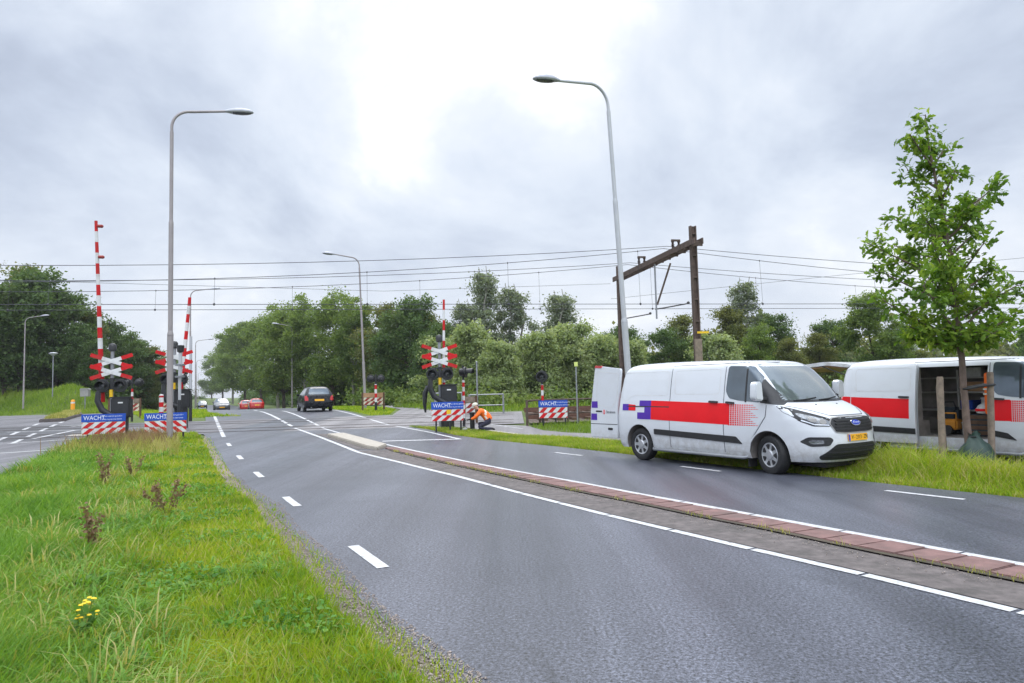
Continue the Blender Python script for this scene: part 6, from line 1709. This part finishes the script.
def car(loc, heading, label, paint, group=None, name='parked_car', plate=True):
    B = HB; root = thing('passing_car', label, 'car', loc, heading, group)
    rs = lambda x, z, o: Vector((x, -(B.side(x, z)+o), z)); ls = lambda x, z, o: Vector((x, B.side(x, z)+o, z))
    fr = lambda y, z, o: Vector((B.front(y, z)+o, y, z)); re_ = lambda y, z, o: Vector((B.rear(y, z)-o, y, z))
    body = bm_obj('body', B.bm(HZ), [paint, 'black_plastic']); cs = []
    for x in (1.22, -1.20):
        for s in (-1, 1):
            mb = MB(); mb.lathe([(.335, s*.5), (.335, s*1.1)], 36, axis='y', org=(x, 0, .30)); cs.append(mb)
    cut(body, cs); body.parent = root
    def P(nm, polys, fn, mat, off=.004, thick=0., parent=root): return bm_obj(nm, join_bm([patch(p, fn, .05, off, thick) for p in polys]), [mat], parent, 40)
    P('windscreen', [rounded([(-.66,.95),(.66,.95),(.54,1.33),(-.54,1.33)], .05)], fr, 'glass')
    P('rear_window', [rounded([(-.60,.98),(.60,.98),(.50,1.32),(-.50,1.32)], .06)], re_, 'glass')
    for fn in (rs, ls):
        P('side_window', [rounded([(-.28,.93),(.68,.93),(.28,1.30),(-.22,1.33)], .04)], fn, 'glass')
        P('rear_side_window', [rounded([(-1.45,1.02),(-.36,.94),(-.32,1.33),(-1.18,1.31)], .05)], fn, 'glass')
        P('side_moulding', [[(-.82,.50),(.82,.50),(.82,.56),(-.82,.56)]], fn, 'black_plastic', .008, .006)
        sg = -1 if fn is rs else 1; yb = sg*B.side(.62, .95)
        m = MB(); m.lathe([(.02,-.04),(.07,-.03),(.075,.03),(.03,.07)], 12, axis='x', org=(.60, yb+sg*.10, .97)); m.bar((.60, yb, .94), (.60, yb+sg*.1, .95), .05, .04); m.build('mirror', paint, root, 50)
    for s in (-1, 1):
        P('tail_light', [rounded([(s*.80,.62),(s*.60,.63),(s*.62,.80),(s*.70,.92),(s*.80,.90)], .03)], re_, 'red_lens', .008, .008)
        P('headlight', [rounded([(s*.78,.58),(s*.46,.56),(s*.46,.66),(s*.74,.70)], .03)], fr, 'lens', .008, .008)
    if plate:
        for fn, nm in ((re_, 'number_plate'), (fr, 'front_plate')):
            P(nm, [[(-.26,.60 if fn is re_ else .38),(.26,.60 if fn is re_ else .38),(.26,.71 if fn is re_ else .49),(-.26,.71 if fn is re_ else .49)]], fn, 'plate', .014, .01)
    P('rear_bumper', [rounded([(-.78,.30),(.78,.30),(.80,.52),(-.80,.52)], .04)], re_, paint, .045, .05)
    P('front_grille', [rounded([(-.40,.56),(.40,.56),(.38,.66),(-.38,.66)], .02)], fr, 'black_plastic', .006)
    P('front_intake', [rounded([(-.50,.27),(.50,.27),(.48,.36),(-.48,.36)], .02)], fr, 'black_plastic', .006)
    m = MB(); m.tube([(-1.75,.45,.24),(-1.93,.45,.24)], .03, 8); m.build('exhaust', 'galv', root, 40)
    m = MB(); m.box(-1.6,1.6,-.5,.5,.16,.25); m.build('underbody', 'black_plastic', root)
    m = MB(); m.tube([(-1.60,.2,1.10),(-1.80,.05,1.0)], .01, 6); m.build('rear_wiper', 'black_plastic', root)
    for x in (1.22, -1.20):
        for s in (-1, 1): wheel(root, x, s*.73, s, .292, .18, 0, 6)
    return root
RD = math.atan2(.912, -.41)
c0 = car((-11.85, 42.1, T(-11.85, 42.1)), RD, 'dark hatchback with yellow plate driving away just beyond the crossing', 'car_black')
c1 = car((-32.2, 78., T(-32.2, 78.)+.03), RD+PI, 'silver car coming towards the crossing', 'car_silver')
r1 = car((-30.6, 84., T(-30.6, 84.)+.04), RD, 'larger red car driving away beyond the crossing', 'car_red')
r2 = dup(r1, (-35.2, 93., T(-35.2, 93.)+.04), RD, 'smaller red car ahead of the other red one')
car((-57.2, 130., T(-57.2, 130)+.04), RD+PI, 'tiny dark blue car far down the road', 'car_blue')

# ------------------------------------------------------------------ kneeling worker
def skin(name, verts, edges, radii, mats, parent, root=0, sub=2, matfn=None):
    me = bpy.data.meshes.new(name); me.from_pydata(verts, edges, []); o = bpy.data.objects.new(name, me); COL.objects.link(o)
    o.modifiers.new('s', 'SKIN'); sv = me.skin_vertices[0].data
    for i, r in enumerate(radii): sv[i].radius = (r, r) if not isinstance(r, tuple) else r
    sv[root].use_root = True
    sb = o.modifiers.new('u', 'SUBSURF'); sb.levels = sb.render_levels = sub
    bpy.context.view_layer.update(); dg = bpy.context.evaluated_depsgraph_get(); dg.update()
    m2 = bpy.data.meshes.new_from_object(o.evaluated_get(dg)); bpy.data.objects.remove(o)
    m2.materials.clear()
    for q in mats: m2.materials.append(MT[q])
    if matfn:
        for p in m2.polygons: p.material_index = matfn(p.center)
    m2.polygons.foreach_set('use_smooth', [True]*len(m2.polygons)); m2.name = name
    o = bpy.data.objects.new(name, m2); COL.objects.link(o); o.parent = parent
    return o
def worker():
    x0, y0 = -1.02, 24.75
    t = thing('person', 'person kneeling in an orange jacket, dark trousers and pale cap, reaching to a bollard', 'person', (x0, y0, T(x0, y0))); t.scale = (1, 1, .88)
    # faces -x, kneeling with the seat on the heels and the trunk bent forward
    V = []; E_ = []; R = []
    def ch(pts, start=None):
        prev = start
        for p, r in pts:
            V.append(p); R.append(r); i = len(V)-1
            if prev is not None: E_.append((prev, i))
            prev = i
        return prev
    pel = ch([((.16,0,.38), (.17,.15))])
    chest = ch([((.10,0,.52), (.165,.145)), ((-.02,0,.68), (.18,.15)), ((-.12,0,.78), (.17,.13))], pel)
    neck = ch([((-.20,0,.83), .062), ((-.25,0,.86), .06)], chest)
    head = ch([((-.29,0,.90), (.088,.078)), ((-.32,0,.97), (.098,.082)), ((-.32,0,1.03), (.075,.066))], neck)
    for s in (-1, 1):
        sh = ch([((-.13,s*.17,.76), .075)], chest)
        el = ch([((-.26,s*.23,.60), .056), ((-.36,s*.22,.50), .048)], sh)
        wr_ = ch([((-.46,s*.14,.47), .038), ((-.53,s*.09,.46), .030)], el)
        palm = ch([((-.58,s*.07,.455), (.036,.022)), ((-.615,s*.06,.45), (.036,.02))], wr_)
        for k, (dy, ln) in enumerate(((.032,.062),(.011,.075),(-.010,.07),(-.03,.055))):
            ch([((-.635,s*.06+dy,.445), .0095), ((-.64-ln*.45,s*.06+dy,.43), .009), ((-.64-ln*.75,s*.06+dy,.40), .008)], palm)
        ch([((-.585,s*.03,.43), .011), ((-.61,s*.01,.41), .0095), ((-.63,s*.0,.395), .008)], wr_)
        hip = ch([((.14,s*.10,.34), .105)], pel)
        kn = ch([((-.02,s*.14,.26), .092), ((-.20,s*.16,.16 if s < 0 else .30), .074)], hip)
        if s < 0: an = ch([((-.05,s*.16,.085), .066), ((.16,s*.14,.085), .055), ((.27,s*.13,.085), .045)], kn); ch([((.33,s*.13,.06), .045), ((.34,s*.13,.02), .03)], an)
        else: an = ch([((-.16,s*.16,.16), .064), ((-.10,s*.15,.07), .05)], kn); ch([((-.2,s*.15,.04), .042), ((-.26,s*.15,.035), .03)], an)
    def mf(c):
        if c.x < -.47 and c.z < .55: return 2
        if c.z > .845 and c.x < -.2: return 1
        if (c.x > .24 and c.z < .13) or (c.x < -.08 and c.z < .075): return 3
        return 0
    skin('body', V, E_, R, ['trouser', 'skin', 'boot', 'boot'], t, 0, 2, mf)
    # jacket over trunk and arms
    V2 = []; E2 = []; R2 = []
    def c2(pts, start=None):
        prev = start
        for p, r in pts:
            V2.append(p); R2.append(r); i = len(V2)-1
            if prev is not None: E2.append((prev, i))
            prev = i
        return prev
    a = c2([((.17,0,.37), (.19,.165))]); b = c2([((.10,0,.52), (.185,.165)), ((-.02,0,.68), (.20,.17)), ((-.12,0,.785), (.185,.145)), ((-.185,0,.825), (.095,.09))], a)
    top = 3
    for s in (-1, 1): c2([((-.13,s*.18,.765), .088), ((-.26,s*.235,.605), .07), ((-.36,s*.225,.505), .062), ((-.455,s*.15,.475), .052)], top)
    def mj(c):
        if .02 < c.x+ (c.z-.6)*.1 < .075 and c.z > .3 and abs(c.y) < .2: return 1
        return 0
    skin('jacket', V2, E2, R2, ['hivis', 'reflect'], t, 0, 2, mj)
    m = MB(); m.lathe([(.098,-.01),(.10,.03),(.085,.075),(.05,.10),(.01,.11)], 18); o = m.build('cap', 'cap', t, 60); o.location = (-.325, 0, 1.01); o.rotation_euler = (0, math.radians(-25), 0); o.scale = (1.08, .92, 1)
    m = MB(); m.prism(rounded([(-.06,-.085),(-.06,.085),(-.175,.06),(-.185,0),(-.175,-.06)], .03), -.012, .0, 0, 'xy'); m.build('cap_peak', 'cap', o)
    m = MB(); m.lathe([(.002,0),(.016,.008),(.012,.03),(.002,.04)], 8, axis='x', org=(-.445,0,.945)); m.build('nose', 'skin', t, 60)
    for s in (-1, 1):
        m = MB(); m.lathe([(.003,-.006),(.009,0),(.003,.006)], 8, axis='x', org=(-.405,s*.032,.972)); m.build('eye', 'ink', t, 60)
        m = MB(); m.lathe([(.004,-.012),(.026,-.004),(.028,.006),(.006,.012)], 10, axis='y', org=(-.30,s*.086,.955)); m.build('ear', 'skin', t, 60)
    m = MB(); m.bar((-.414,-.022,.915), (-.414,.022,.915), .008, .008); m.build('mouth', 'faded_red', t)
    return t
worker()
t = thing('hand_tool', 'small pale tool lying on the path between the board and the bollard', 'tool', (-1.72, 24.9, T(-1.72, 24.9)))
m = MB(); m.box(-.10,.08,-.06,.06,.0,.09); m.build('casing', 'sign_white', t, bevel=.02)
m = MB(); m.tube([(-.08,0,.08),(-.06,0,.14),(.04,0,.14),(.06,0,.08)], .010, 6); m.build('handle', 'black_plastic', t)
